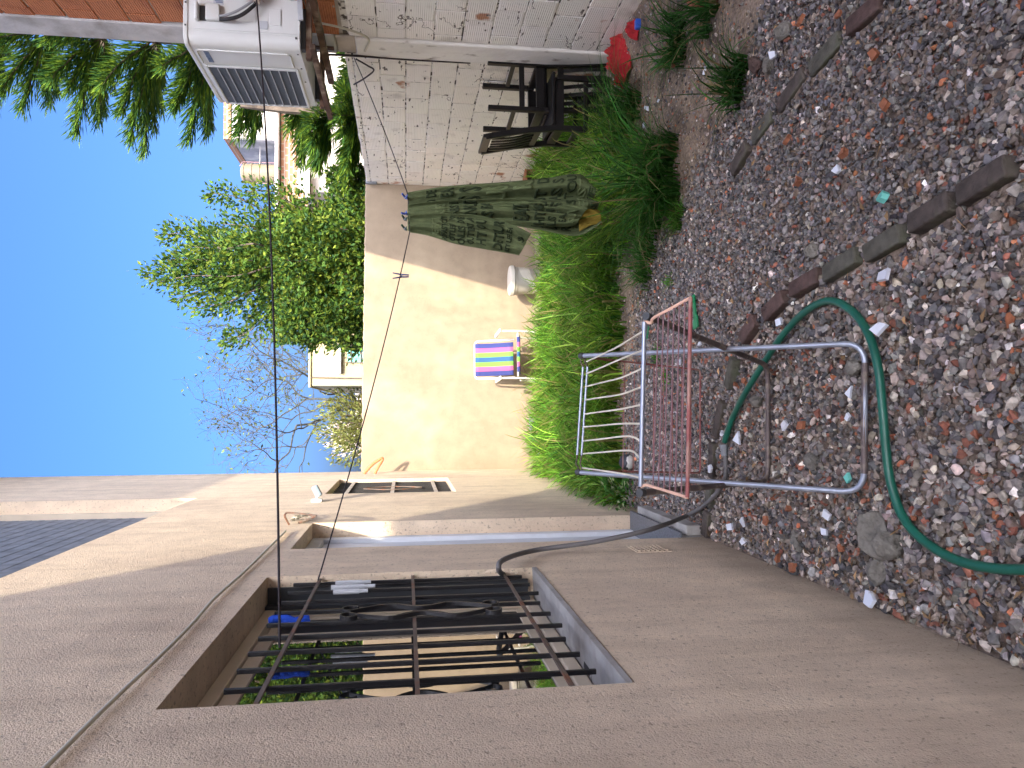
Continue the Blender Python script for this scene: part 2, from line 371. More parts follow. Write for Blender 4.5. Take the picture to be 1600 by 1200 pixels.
MT['tank'] = mat('water_tank_plastic', (.19,.155,.10), .6, var=.08)
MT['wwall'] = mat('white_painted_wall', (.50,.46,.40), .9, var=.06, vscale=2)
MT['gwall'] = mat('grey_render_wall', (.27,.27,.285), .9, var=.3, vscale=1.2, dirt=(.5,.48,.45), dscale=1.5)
MT['bwall'] = None
MT['ywall'] = mat('yellow_cream_wall', (.40,.34,.19), .9, var=.06, vscale=1.5)
MT['turq'] = mat('turquoise_shutter', (.16,.55,.48), .5)
MT['grey_box'] = mat('galvanised_box', (.10,.11,.12), .4, metal=.4)
MT['whiteplastic'] = mat('white_plastic', (.70,.72,.75), .4)
MT['ball'] = mat('dark_ball', (.03,.03,.04), .5, dirt=(.6,.6,.58), dscale=7, dlo=.52, dhi=.54)
MT['lightglass'] = mat('floodlight_lens', (.30,.38,.44), .2)

# ground sheet: bare soil with straw coloured patches
def soilmat():
    M = bpy.data.materials.new('soil'); M.use_nodes = True; n = M.node_tree.nodes; l = M.node_tree.links
    b = n['Principled BSDF']; b.inputs['Roughness'].default_value = .95; b.inputs['Specular IOR Level'].default_value = .1
    tc = n.new('ShaderNodeTexCoord')
    def noise(s, d):
        x = n.new('ShaderNodeTexNoise'); x.inputs['Scale'].default_value = s; x.inputs['Detail'].default_value = d; l.new(tc.outputs['Object'], x.inputs['Vector']); return x.outputs[0]
    cr = n.new('ShaderNodeValToRGB'); l.new(noise(5, 10), cr.inputs[0])
    e = cr.color_ramp.elements; e[0].position = .32; e[0].color = (.12,.093,.075,1); e[1].position = .68; e[1].color = (.33,.255,.195,1)
    x = cr.color_ramp.elements.new(.5); x.color = (.23,.178,.14,1)
    m2 = n.new('ShaderNodeMix'); m2.data_type = 'RGBA'; m2.blend_type = 'MULTIPLY'; m2.inputs[0].default_value = 1; l.new(cr.outputs[0], m2.inputs[6])
    mr = n.new('ShaderNodeMapRange'); mr.inputs[1].default_value = .3; mr.inputs[2].default_value = .7; mr.inputs[3].default_value = .6; mr.inputs[4].default_value = 1.3; l.new(noise(70, 6), mr.inputs[0]); l.new(mr.outputs[0], m2.inputs[7])
    l.new(m2.outputs[2], b.inputs['Base Color'])
    bp = n.new('ShaderNodeBump'); bp.inputs['Strength'].default_value = .8; bp.inputs['Distance'].default_value = .02; l.new(noise(45, 8), bp.inputs['Height']); l.new(bp.outputs[0], b.inputs['Normal'])
    return M
MT['soil'] = soilmat()
def smallbrick(name):
    M = bpy.data.materials.new(name); M.use_nodes = True; n = M.node_tree.nodes; l = M.node_tree.links
    b = n['Principled BSDF']; b.inputs['Roughness'].default_value = .9
    tc = n.new('ShaderNodeTexCoord'); mp = n.new('ShaderNodeMapping'); mp.inputs['Rotation'].default_value = (R(90), 0, 0); l.new(tc.outputs['Object'], mp.inputs[0])
    br = n.new('ShaderNodeTexBrick'); br.inputs['Scale'].default_value = 1; br.inputs['Brick Width'].default_value = .36; br.inputs['Row Height'].default_value = .2; br.inputs['Mortar Size'].default_value = .025
    br.inputs['Color1'].default_value = (.27,.12,.065,1); br.inputs['Color2'].default_value = (.33,.17,.095,1); br.inputs['Mortar'].default_value = (.36,.30,.23,1)
    l.new(mp.outputs[0], br.inputs['Vector']); l.new(br.outputs[0], b.inputs['Base Color']); return M
MT['bwall'] = smallbrick('far_brick_wall')

# ------------------------------------------------------------------ dimensions of the yard
XL = -.68; XR = 2.68; YB = 8.9; YC = 5.64          # house face, right wall face, end wall face, corner of the brick building

def hgt(x, y):                                      # soil level
    r = np.clip((x - 1.9) / .75, 0, 1); r = r * r * (3 - 2 * r)
    return .075 * r + .012 * np.sin(x * 5.1 + y * 3.3) * np.sin(y * 4.7 - x * 2.2)
def ground():
    xs = np.concatenate([[-150, -40, -8], np.arange(-1.2, 3.4, .06), [8, 40, 150]])
    ys = np.concatenate([[-150, -40, -6], np.arange(.6, 9.4, .06), [14, 40, 150, 300]])
    X, Y = np.meshgrid(xs, ys); inside = (X > -1.2) & (X < 3.3) & (Y > .6) & (Y < 9.3)
    Z = np.where(inside, hgt(X, Y) + .006 * np.sin(X * 31 + 2 * np.sin(Y * 17)) * np.sin(Y * 27), 0) - .004
    V = np.stack([X, Y, Z], 2).reshape(-1, 3); nx = len(xs); ny = len(ys)
    i, j = np.meshgrid(np.arange(nx - 1), np.arange(ny - 1)); a = (j * nx + i).ravel()
    loops = np.stack([a, a + 1, a + nx + 1, a + nx], 1).ravel()
    o = np_mesh('ground', V, loops, np.arange(len(a)) * 4, MT['soil'], smooth=True); tag(o, kind='structure')
ground()

# ------------------------------------------------------------------ house on the left
house = thing('house', 'two storey beige stucco house along the left with barred window, door recess and eaves', 'house', (XL, 4, 0))
house_inv = Matrix.Translation(Vector((-XL, -4, 0)))
def hpart(mb, name, mt, parent=None, sp=False, **k):          # meshes are written in world coordinates; shift them into the house's frame
    p = parent or house
    off = Vector((XL, 4, 0)); mb.v = [tuple(Vector(q) - off) for q in mb.v]
    return mb.split(name, mt, p, **k) if sp else mb.build(name, mt, p, **k)
DEP = .17
HOLES = [  # y0, y1, z0, z1, depth
    (1.86, 3.28, 1.03, 2.17, DEP), (3.92, 4.82, .0, 2.17, .16), (6.52, 7.92, 1.17, 2.27, .16), (1.6, 6.40, 3.26, 5.0, .24)]
HY0, HY1, HZ = -9.0, YB, 6.3
ys = sorted(set([HY0, HY1] + [h[0] for h in HOLES] + [h[1] for h in HOLES])); zs = sorted(set([0, HZ] + [h[2] for h in HOLES] + [h[3] for h in HOLES]))
wl = MB()
for i in range(len(ys) - 1):
    for j in range(len(zs) - 1):
        cy = (ys[i] + ys[i+1]) / 2; cz = (zs[j] + zs[j+1]) / 2
        if any(h[0] < cy < h[1] and h[2] < cz < h[3] for h in HOLES): continue
        wl.add([(XL, ys[i], zs[j]), (XL, ys[i+1], zs[j]), (XL, ys[i+1], zs[j+1]), (XL, ys[i], zs[j+1])], [(0, 1, 2, 3)])
wl.add([(XL, HY1, 0), (XL - 7, HY1, 0), (XL - 7, HY1, HZ), (XL, HY1, HZ)], [(0, 1, 2, 3)])
wl.add([(XL, HY0, 0), (XL, HY0, HZ), (XL - 7, HY0, HZ), (XL - 7, HY0, 0)], [(0, 1, 2, 3)])
wl.add([(XL - 7, HY0, 0), (XL - 7, HY0, HZ), (XL - 7, HY1, HZ), (XL - 7, HY1, 0)], [(0, 1, 2, 3)])
wall = hpart(wl, 'wall', MT['stucco'], smooth=0)
rv = MB()
for (y0, y1, z0, z1, d) in HOLES:
    a, b = XL, XL - d
    rv.add([(a,y0,z0),(a,y0,z1),(b,y0,z1),(b,y0,z0)], [(0,1,2,3)]); rv.add([(a,y1,z0),(b,y1,z0),(b,y1,z1),(a,y1,z1)], [(0,1,2,3)])
    rv.add([(a,y0,z1),(a,y1,z1),(b,y1,z1),(b,y0,z1)], [(0,1,2,3)]); rv.add([(a,y0,z0),(b,y0,z0),(b,y1,z0),(a,y1,z0)], [(0,1,2,3)])
hpart(rv, 'opening_reveal', MT['stucco'], smooth=0)
ev = MB(); ev.box((XL - 7.1, HY0 - .2, HZ), (XL + .74, HY1 + .02, HZ + .14)); hpart(ev, 'roof', MT['stucco'], bevel=.01)
# cement sill of the near window
sb = MB(); sb.box((XL - DEP + .002, 1.862, 1.032), (XL + .003, 3.278, 1.05), Matrix.Rotation(R(-3), 3, 'Y')); hpart(sb, 'window_sill', MT['cement'])
# near window: frame, sashes
(y0, y1, z0, z1, d) = HOLES[0]; xb = XL - DEP + .05; z0 = z0 + .025
def frame(mb, x, ya, yb, za, zb, w, t):
    mb.box((x - t, ya, za), (x, yb, za + w)); mb.box((x - t, ya, zb - w), (x, yb, zb))
    mb.box((x - t, ya, za + w), (x, ya + w, zb - w)); mb.box((x - t, yb - w, za + w), (x, yb, zb - w)); return mb
win = hpart(frame(MB(), xb, y0 + .003, y1 - .003, z0, z1 - .003, .045, .06), 'window', MT['alu'], bevel=.003)
ymid = 2.88
hpart(frame(MB(), xb - .012, y0 + .05, ymid + .02, z0 + .047, z1 - .05, .05, .022), 'sash', MT['alu'], win, bevel=.002).location = (0, 0, 0)
hpart(frame(MB(), xb - .036, ymid - .02, y1 - .05, z0 + .047, z1 - .05, .035, .022), 'sash', MT['alu'], win, bevel=.002)
pg = MB(); pg.box((xb - .026, y0 + .1, z0 + .097), (xb - .020, ymid - .03, z1 - .1)); hpart(pg, 'pane', MT['glass'], win)
pg = MB(); pg.box((xb - .050, ymid + .015, z0 + .082), (xb - .044, y1 - .085, z1 - .085)); hpart(pg, 'insect_screen', MT['screen'], win)
bg_ = MB(); bg_.box((xb + .001, y1 - .016, z0 + .02), (XL - .045, y1 - .002, z1 - .004)); bg_.box((xb - .002, y1 - .075, z0 + .02), (xb + .012, y1 - .017, z1 - .004)); hpart(bg_, 'jamb_shade_strip', MT['ac_dark'], win)  # dark strips added to paint the unlit far jamb
# its grille
XG = XL - .03
gr = MB()
for k in range(9):
    yy = 2.04 + k * .1505; gr.box((XG - .007, yy - .0055, 1.085 + .01 * (k % 3)), (XG + .007, yy + .0055, 2.06))
grille = thing('window_grille', 'black iron window grille with scroll ornament over the near house window', 'window grille', (XG, 2.57, 1.6))
def gpart(mb, name, mt, par, org, sp=True, **k):
    mb.v = [tuple(Vector(q) - Vector(org)) for q in mb.v]; return mb.split(name, mt, par, **k) if sp else mb.build(name, mt, par, **k)
og1 = (XG, 2.57, 1.6)
gpart(gr, 'bar', MT['black_iron'], grille, og1, smooth=0, bevel=.002)
cb = MB()
for zc in (1.18, 1.57, 1.955): cb.box((XG + .0085, y0 + .002, zc - .005), (XG + .0155, y1 - .002, zc + .007))
gpart(cb, 'crossbar', MT['rust_iron'], grille, og1, smooth=0)
sc = MB()
yc = 2.665
for sgn in (-1, 1):
    pts = [(XG + .024, yc + sgn * (.015 + .10 * math.sin(math.pi * t) * (1 - .80 * math.exp(-((t - .5) / .17) ** 2))), 1.30 + .49 * t) for t in np.linspace(0, 1, 31)]
    sc.strip(pts, .014, .005, (1, 0, 0))
    for zz, dz in ((1.30, -1), (1.79, 1)):
        sp_ = [(XG + .024, yc + sgn * (.015 + .028 * (1 - math.cos(a))), zz + dz * .028 * math.sin(a)) for a in np.linspace(0, 4.4, 14)]
        sc.strip(sp_, .016, .005, (1, 0, 0))
    sp_ = [(XG + .024, yc + sgn * (.03 + .045 * abs(t) ** 1.7), 1.545 + .085 * t) for t in np.linspace(-1, 1, 13)]
    sc.strip(sp_, .016, .005, (1, 0, 0))
gpart(sc, 'scroll_ornament', MT['black_iron'], grille, og1, sp=False, smooth=40)
# door recess
(y0, y1, z0, z1, d) = HOLES[1]; xd = XL - d + .07
df = MB(); df.box((xd - .05, y1 - .075, .13), (xd, y1 - .001, z1 - .002)); df.box((xd - .05, y0 + .001, .13), (xd, y0 + .075, z1 - .002)); df.box((xd - .05, y0 + .075, z1 - .075), (xd, y1 - .075, z1 - .002))
door = hpart(df, 'door', MT['paint_white'], bevel=.004)
dl = MB(); dl.box((xd - .06, y0 + .077, .14), (xd - .028, y1 - .077, z1 - .077)); hpart(dl, 'door_leaf', MT['paint_white'], door, bevel=.004)
st = MB(); st.box((XL - d, y0 + .002, 0), (XL - .001, y1 - .002, .128)); st.box((XL + .0005, y0 + .05, -.02), (XL + .055, y1 + .03, .085)); hpart(st, 'doorstep', MT['cement'], bevel=.006)
st = MB(); st.box((XL - d + .01, y0 + .004, .129), (XL + .03, y1 - .004, .147)); hpart(st, 'step_slab', MT['granite'], bevel=.002)
# small far window
(y0, y1, z0, z1, d) = HOLES[2]; xs_ = XL - d + .03
w2 = hpart(frame(MB(), xs_, y0 + .003, y1 - .003, z0 + .003, z1 - .003, .05, .04), 'window', MT['alu'])
pg = MB(); pg.box((xs_ - .03, y0 + .05, z0 + .05), (xs_ - .02, y1 - .05, z1 - .05)); hpart(pg, 'pane', MT['slate'], w2)
g2 = MB()
for k in range(11): g2.box((XL - .045, y0 + .06 + k * .128 - .006, z0 + .02), (XL - .033, y0 + .06 + k * .128 + .006, z1 - .02))
gg = thing('window_grille', 'narrow iron window grille over the far house window in the sun', 'window grille', (XL - .03, 7.2, 1.7)); og2 = (XL - .03, 7.2, 1.7)
gpart(g2, 'bar', MT['black_iron'], gg, og2, smooth=0)
g3 = MB()
for zc in (1.33, 1.72, 2.12): g3.box((XL - .033, y0 + .002, zc - .016), (XL - .028, y1 - .002, zc + .016))
gpart(g3, 'crossbar', MT['white_iron'], gg, og2, smooth=0)
g4 = MB()
for sgn in (-1, 1):
    g4.strip([(XL - .027, 7.2 + sgn * (.02 + .12 * math.sin(math.pi * t)), 1.45 + .54 * t) for t in np.linspace(0, 1, 16)], .010, .004, (1, 0, 0))
gpart(g4, 'scroll_ornament', MT['rust_iron'], gg, og2, sp=False)
# upper floor opening: window frame + shutter slab inside
(y0, y1, z0, z1, d) = HOLES[3]
uw = hpart(frame(MB(), XL - .10, y0 + .003, y1 - .003, z0 + .003, z1 - .003, .07, .06), 'window', MT['alu'])
pg = MB()
for k in range(34): pg.box((XL - .15, y0 + .07, z0 + .07 + k * .047), (XL - .138 - .002 * (k % 2), y1 - .07, z0 + .07 + k * .047 + .044))
hpart(pg, 'roller_shutter', MT['slate'], uw, smooth=0)
sb = MB(); sb.box((XL - .09, y0 + .001, z0 + .003), (XL - .004, y1 - .001, z0 + .02)); hpart(sb, 'window_sill', MT['stucco'])
bx = MB(); bx.box((XL - .5, HY0 + .1, .01), (XL - .3, HY1 - .05, HZ - .01)); hpart(bx, 'dark_room_slab', MT['dark'])  # near-black colour stands for the unlit rooms behind the openings
# slotted air vent low on the wall
vn = MB(); c = gx(1015, 858, XL)
for k in range(7):
    zz = c.z - .07 + k * .023; vn.box((XL + .001, c.y - .07, zz), (XL + .009, c.y + .07, zz + .011))
vn.box((XL + .0005, c.y - .085, c.z - .085), (XL + .004, c.y + .085, c.z + .09))
hpart(vn, 'air_vent', MT['stucco'])

# ------------------------------------------------------------------ end wall
ew = thing('boundary_wall', 'plain cream rendered wall closing the far end of the yard, partly sunlit', 'wall', (1, YB, 0))
b = MB(); vs = []; rw = random.Random(12); nn_ = 120
for i in range(nn_ + 1):
    t = i / nn_; x = XL - 1 + (2.9 - XL) * t; z = 2.112 - .048 * t + rw.gauss(0, .003) - (.016 * rw.random() if rw.random() < .08 else 0); vs += [(x, 0, -.05), (x, 0, z - .012), (x, .008, z), (x, .16, z), (x, .16, -.05)]
b.add(vs, [(5*i+k, 5*i+5+k, 5*i+6+k, 5*i+1+k) for i in range(nn_) for k in range(4)]); b.build('wall', MT['cream'], ew, smooth=30)
b = MB(); b.box((XL - 1 + .002, -.3, -.03), (1.676, -.002, .065)); b.build('footing', MT['cream'], ew, bevel=.012)

# ------------------------------------------------------------------ brick masonry
def masonry(name, face, y0, y1, z0, z1, mt, base, parent, org, hole=.33, row=.2, joint=.011, sd=1, cut=None):
    r = np.random.default_rng(sd); V = []; Lp = []; St = []; Cl = []
    nrow = int(math.ceil((z1 - z0) / row - 1e-6))
    for j in range(nrow):
        za = z0 + j * row + joint / 2; zb = min(z0 + (j + 1) * row - joint / 2, z1)
        if zb - za < .03: continue
        y = y0 - (hole / 2 if j % 2 else 0) - r.uniform(0, .05)
        while y < y1:
            ln = hole + r.uniform(-.012, .012); ya = max(y + joint / 2, y0); yb = min(y + ln - joint / 2, y1); y += ln
            if yb - ya < .03: continue
            if cut and cut((ya + yb) / 2, (za + zb) / 2): continue
            x = face + r.uniform(-.0025, .0025); tl = r.normal(0, .0012); tz = r.normal(0, .003)
            q = [(x - tl, ya, za + tz), (x + tl, yb, za - tz), (x + tl, yb, zb - tz), (x - tl, ya, zb + tz)]
            e = .0035
            q1 = [(q[0][0], ya + e, q[0][2] + e), (q[1][0], yb - e, q[1][2] + e), (q[2][0], yb - e, q[2][2] - e), (q[3][0], ya + e, q[3][2] - e)]
            q2 = [(p[0] + e, p[1], p[2]) for p in q]; q3 = [(p[0] + .06, p[1], p[2]) for p in q]
            k = len(V); V += q1 + q2 + q3
            fs = [(3, 2, 1, 0)]
            for a in range(4):
                c_ = (a + 1) % 4; fs += [(a, c_, c_ + 4, a + 4), (a + 4, c_ + 4, c_ + 8, a + 8)]
            for f in fs:
                St.append(len(Lp)); Lp += [k + i for i in f]
            cc = np.array(base) * (1 + r.normal(0, .018)) * np.array([1 + r.normal(0, .008), 1, 1 + r.normal(0, .015)])
            Cl += [cc] * 12
    V = np.array(V) - np.array(org)
    return np_mesh(name, V, np.array(Lp), np.array(St), mt, parent, np.array(Cl))
# lower painted wall beyond the building
bw = thing('brick_wall', 'low white painted hollow brick wall with flaking paint behind the black chairs', 'wall', (XR, 7.1, 0)); og = (XR, 7.1, 0)
masonry('brickwork', XR, YC + .02, YB - .01, .0, 2.05, MT['wbrick'], (.88,.85,.78), bw, og, sd=3, cut=lambda y, z: y > 7.9 and z < .3)
b = MB(); b.box((XR + .005 - XR, YC + .012 - 7.1, -.05), (XR + .15 - XR, YB + .16 - 7.1, 2.035)); b.build('mortar', MT['wmortar'], bw)
b = MB(); b.box((.004, 7.95 - 7.1, -.02), (.06, YB - .015 - 7.1, .33)); b.build('bare_base', MT['clay'], bw)
b = MB(); b.box((-.02, YB - .09 - 7.1, 1.93), (.03, YB - .03 - 7.1, 2.06)); b.build('pipe_stub', MT['slate'], bw, bevel=.01)
# brick building on the right
bb = thing('brick_building', 'two tone brick building at the right, bare orange above and white painted below', 'building', (XR, 2.5, 0)); ob = (XR, 2.5, 0)
HB = 4.9
masonry('painted_brickwork', XR, 1.0, YC - .26, .0, 2.02, MT['wbrick'], (.88,.86,.82), bb, ob, sd=5)
masonry('bare_brickwork', XR, 1.0, YC - .26, 2.06, HB, MT['obrick'], (.50,.19,.085), bb, ob, sd=6)
def bp(mb, name, mt, **k):
    mb.v = [tuple(Vector(q) - Vector(ob)) for q in mb.v]; return mb.build(name, mt, bb, **k)
b = MB(); b.box((XR + .005, -1.2, -.05), (XR + 5, YC - .262, 2.04)); bp(b, 'lower_wall', MT['wmortar'], smooth=0)
b = MB(); b.box((XR + .012, -1.2, 2.041), (XR + 5, YC - .262, HB)); bp(b, 'upper_wall', MT['omortar'], smooth=0)
b = MB(); b.box((XR - .012, YC - .26, 2.10), (XR + 4.9, YC, HB + .02)); bp(b, 'column', MT['concrete'], bevel=.012)
b = MB(); b.box((XR - .022, YC - .255, -.02), (XR + .3, YC + .01, 1.96)); bp(b, 'painted_column', MT['old_plaster'], bevel=.012)
b = MB(); b.box((XR - .006, YC - .25, 1.961), (XR + .3, YC - .005, 2.099)); bp(b, 'bare_column_band', MT['reveal'], bevel=.01)
b = MB(); b.box((XR - .05, -1.2, HB + .021), (XR + 5, YC + .03, HB + .12)); bp(b, 'roof', MT['concrete'], bevel=.01)

# unseen building put in behind the photographer, kept narrow, to shade the near yard
rb = MB(); ZR = 2.30 + .8 * (4.09 + 6.0) - .12; rb.box((-2.35, -4.0, 0), (2.35, 0, ZR)); rb.box((-2.4, -4.1, ZR), (2.4, .1, ZR + .12))
o = rb.build('rear_shade_building', MT['cream'], smooth=0); o.location = (3.2, -6.1, 0); tag(o, 'unseen cream building put in behind the photographer to shade the near yard', 'building')

# ------------------------------------------------------------------ air conditioner on its bracket
AX0, AX1, AY0, AY1, AZ0, AZ1 = 2.30, 2.60, 4.72, 5.66, 2.25, 2.935
ac = thing('air_conditioner', 'white outdoor air conditioner unit with grey grille mounted high on the brick building', 'air conditioner', (2.45, 5.2, AZ0)); oa = Vector((2.45, 5.2, AZ0))
def ap(mb, name, mt, parent=ac, sp=False, **k):
    mb.v = [tuple(Vector(q) - oa) for q in mb.v]; return mb.split(name, mt, parent, **k) if sp else mb.build(name, mt, parent, **k)
b = MB()   # casing: rounded front corners seen from above, lid on top
def rprof(x0, x1, y0, y1, r):
    pts = []
    for (cx, cy, a0) in ((x0 + r, y1 - r, 90), (x0 + r, y0 + r, 180)):
        for k in range(7): a = R(a0 + 15 * k); pts.append((cx + r * math.cos(a), cy + r * math.sin(a)))
    return pts + [(x1, y0), (x1, y1)]
pr = rprof(AX0, AX1, AY0, AY1, .055); n = len(pr)
b.add([(x, y, AZ0) for x, y in pr] + [(x, y, AZ1 - .03) for x, y in pr], [tuple(range(n - 1, -1, -1)), tuple(range(n, 2 * n))] + [(i, (i + 1) % n, n + (i + 1) % n, n + i) for i in range(n)])
ap(b, 'casing', MT['ac'], smooth=30)
pr = rprof(AX0 - .006, AX1 + .004, AY0 - .006, AY1 + .006, .06); b = MB()
b.add([(x, y, AZ1 - .028) for x, y in pr] + [(x, y, AZ1) for x, y in pr], [tuple(range(n - 1, -1, -1)), tuple(range(n, 2 * n))] + [(i, (i + 1) % n, n + (i + 1) % n, n + i) for i in range(n)])
ap(b, 'lid', MT['ac'], smooth=30, bevel=.006)
# front panel: recessed frame, fan grille with slats
GY0, GY1, GZ0, GZ1 = 5.03, 5.60, 2.315, 2.865
b = MB(); x = AX0 - .001
b.box((x - .012, GY0 - .02, GZ0 - .02), (x, GY1 + .02, GZ0)); b.box((x - .012, GY0 - .02, GZ1), (x, GY1 + .02, GZ1 + .02)); b.box((x - .012, GY0 - .02, GZ0), (x, GY0, GZ1)); b.box((x - .012, GY1, GZ0), (x, GY1 + .02, GZ1))
ap(b, 'grille_frame', MT['ac'], bevel=.004)
b = MB(); b.box((x - .004, GY0 + .001, GZ0 + .001), (x, GY1 - .001, GZ1 - .001)); gl = ap(b, 'fan_grille', MT['ac_grille'], smooth=0)
b = MB()
for k in range(1, 10): zz = GZ0 + k * (GZ1 - GZ0) / 10; b.box((x - .012, GY0 + .002, zz - .0025), (x - .0046, GY1 - .002, zz + .0025))
ap(b, 'slat', MT['label_grey'], gl, smooth=0); b = MB()
for k in range(1, 56): yy = GY0 + k * (GY1 - GY0) / 56; b.box((x - .0085, yy - .0014, GZ0 + .002), (x - .0045, yy + .0014, GZ1 - .002))
ap(b, 'fan_mesh', MT['ac_grille'], gl, smooth=0)
b = MB(); b.tube(fillet([(x - .003, 4.985, 2.32), (x - .003, 4.805, 2.32), (x - .003, 4.805, 2.885), (x - .003, 4.985, 2.885)], .03), .006, 6); ap(b, 'panel_ridge', MT['ac'])
b = MB()
for (yy, zz) in ((4.80, 2.27), (5.0, 2.275), (5.2, 2.275), (5.63, 2.275), (5.0, 2.915), (5.3, 2.915), (5.6, 2.915)): b.box((x - .003, yy - .005, zz - .005), (x, yy + .005, zz + .005))
for (xx, zz) in ((2.40, 2.92), (2.54, 2.92), (2.36, 2.27)): b.box((xx - .005, AY0 - .009, zz - .005), (xx + .005, AY0 - .0005, zz + .005))
ap(b, 'screw', MT['ac_dark'], sp=True, smooth=0)
# raised maker's lettering on the front (unreadable block letters)
b = MB(); r_ = random.Random(3)
for k in range(7):
    yy = 4.83 + k * .022; zz = 2.845
    b.box((x - .002, yy, zz - .03), (x, yy + .004, zz)); b.box((x - .002, yy + .011, zz - .03), (x, yy + .015, zz))
    b.box((x - .002, yy + .0042, zz - [.004, .017, .03][k % 3]), (x, yy + .0108, zz - [0, .013, .026][k % 3])); b.box((x - .002, yy + .0042, zz - .03), (x, yy + .0108, zz - .026)) if k % 3 != 2 else None
ap(b, 'front_lettering', MT['letter'], smooth=0)
# side facing the camera: seam ridges, valve cover, stickers
ysd = AY0 - .001; b = MB()
for xx in (2.372, 2.385): b.box((xx - .002, ysd - .004, 2.27), (xx + .002, ysd, 2.9))
b.box((2.545, ysd - .003, 2.80), (2.585, ysd, 2.88)); ap(b, 'side_ridge', MT['ac'], sp=True, bevel=.001)
b = MB(); b.box((2.43, ysd - .035, 2.715), (2.53, ysd, 2.80)); b.box((2.425, ysd - .045, 2.84), (2.535, ysd, 2.862)); cv = ap(b, 'valve_cover', MT['ac'], bevel=.008)
b = MB(); b.box((2.435, ysd - .006, 2.80), (2.525, ysd, 2.838)); ap(b, 'hand_recess', MT['ac_dark'], cv)
b = MB(); b.box((2.43, ysd - .006, 2.36), (2.535, ysd, 2.43)); b.box((2.44, ysd - .003, 2.72 - .21), (2.57, ysd, 2.70)); ap(b, 'side_panel', MT['ac'], sp=True, bevel=.004)
b = MB(); b.box((2.405, ysd - .0045, 2.44), (2.455, ysd - .0005, 2.49)); b.box((2.54, ysd - .002, 2.70), (2.575, ysd, 2.76)); ap(b, 'sticker', MT['label_grey'], sp=True, smooth=0)
b = MB()
for k in range(4): b.box((2.578 - .009 * k, ysd - .0035, 2.705), (2.583 - .009 * k, ysd - .0022, 2.752 - .006 * (k % 2)))
ap(b, 'side_lettering', MT['letter'], smooth=0)
b = MB(); b.box((AX0 + .02, AY0 + .05, AZ0 - .03), (AX1 - .02, AY0 + .10, AZ0 - .001)); b.box((AX0 + .02, AY1 - .13, AZ0 - .03), (AX1 - .02, AY1 - .08, AZ0 - .001)); ap(b, 'foot', MT['ac_dark'], sp=True, bevel=.003)
# insulated pipes from the unit into the wall
b = MB(); b.tube(catmull([(2.44, ysd - .02, 2.72), (2.43, ysd - .05, 2.66), (2.45, ysd - .06, 2.59), (2.50, ysd - .06, 2.53), (2.56, ysd - .04, 2.505), (2.70, ysd + .0, 2.56)]), .011, 8)
b.tube(catmull([(2.60, ysd - .04, 2.50), (2.64, ysd - .04, 2.56), (2.70, ysd, 2.63)]), .022, 8); b.tube(catmull([(2.585, ysd - .05, 2.50), (2.62, ysd - .06, 2.58), (2.70, ysd - .03, 2.66)]), .02, 8); ap(b, 'insulated_pipe', MT['pipe_black'], sp=True)
b = MB(); b.tube(catmull([(2.455, ysd - .03, 2.72), (2.46, ysd - .04, 2.67), (2.49, ysd - .05, 2.60), (2.55, ysd - .04, 2.53), (2.60, ysd - .04, 2.49)]), .008, 8); ap(b, 'power_cable', MT['pipe_grey'])
P = []; D = []
for k in range(60): P.append((2.575 + random.uniform(-.02, .02), ysd - .05 + random.uniform(-.02, .02), 2.49 + random.uniform(-.02, .03))); D.append((random.gauss(-.2, 1), random.gauss(-.2, .6), random.gauss(-.3, 1)))
b = MB(); b.tube([(2.545, ysd - .05, 2.50), (2.60, ysd - .05, 2.485)], .024, 10); tp = ap(b, 'tape_wrap', MT['tape'])
o = cards('tape_strand', np.array(P) - np.array(oa), np.array(D), rng.normal(size=(60, 3)), rng.uniform(.03, .07, 60), .004, np.ones((60, 3)), MT['tape'], tp)
# bracket
bk = thing('wall_bracket', 'rusty brown steel and timber bracket carrying the air conditioner', 'bracket', (2.68, 5.2, 2.2)); ok_ = Vector((2.68, 5.2, 2.2))
def kp(mb, name, mt, **k):
    mb.v = [tuple(Vector(q) - ok_) for q in mb.v]; return mb.split(name, mt, bk, **k)
b = MB()
for yy in (AY0 + .075, AY1 - .105): b.box((2.215, yy - .02, 2.185), (2.655, yy + .02, 2.219)); b.box((2.656, yy - .02, 2.12), (2.672, yy + .02, 2.42))
kp(b, 'bracket_arm', MT['rustwood'], bevel=.002)
b = MB(); b.box((2.225, AY0 - .05, 2.150), (2.262, 5.80, 2.1845)); b.box((2.50, AY0 - .25, 2.142), (2.55, 5.80, 2.184)); kp(b, 'rail', MT['rustwood'], bevel=.004)
b = MB(); b.bar((2.655, AY0 - .06, 2.25), (2.40, AY0 - .05, 2.235), .02, .03); b.bar((2.655, AY0 - .10, 2.30), (2.50, AY0 - .09, 2.28), .02, .022); kp(b, 'strut', MT['label_grey'], bevel=.002)
ac.location.x -= .05

# ------------------------------------------------------------------ cables, lines, lamp on the house
def tubething(name, label, cat, pts, r, mt, seg=8, group=None):
    p0 = Vector(pts[0]); b = MB(); b.tube([Vector(p) - p0 for p in pts], r, seg)
    o = b.build(name, mt, smooth=60); o.location = p0; return tag(o, label, cat, group)
def sag(a, c, s, n=40):
    a = Vector(a); c = Vector(c); return [a.lerp(c, t) - Vector((0, 0, 4 * s * t * (1 - t))) for t in np.linspace(0, 1, n)]
la = gx(437, 1012, XG - .01); lb = gx(397, -2, XR - .42); db = (lb - la); le = la + db * ((XR - .002 - la.x) / db.x)
tubething('clothes_line', 'upper dark clothes line crossing in front of the air conditioner to the barred window', 'clothes line', sag(la, le, .03), .0042, MT['rope'])
wa = Vector((XG + .02, 3.22, 1.958)); wt1 = gy(640, 363, 4.75); wt2 = gy(636, 300, 4.80); wb = gx(553, 90, XR - .01)
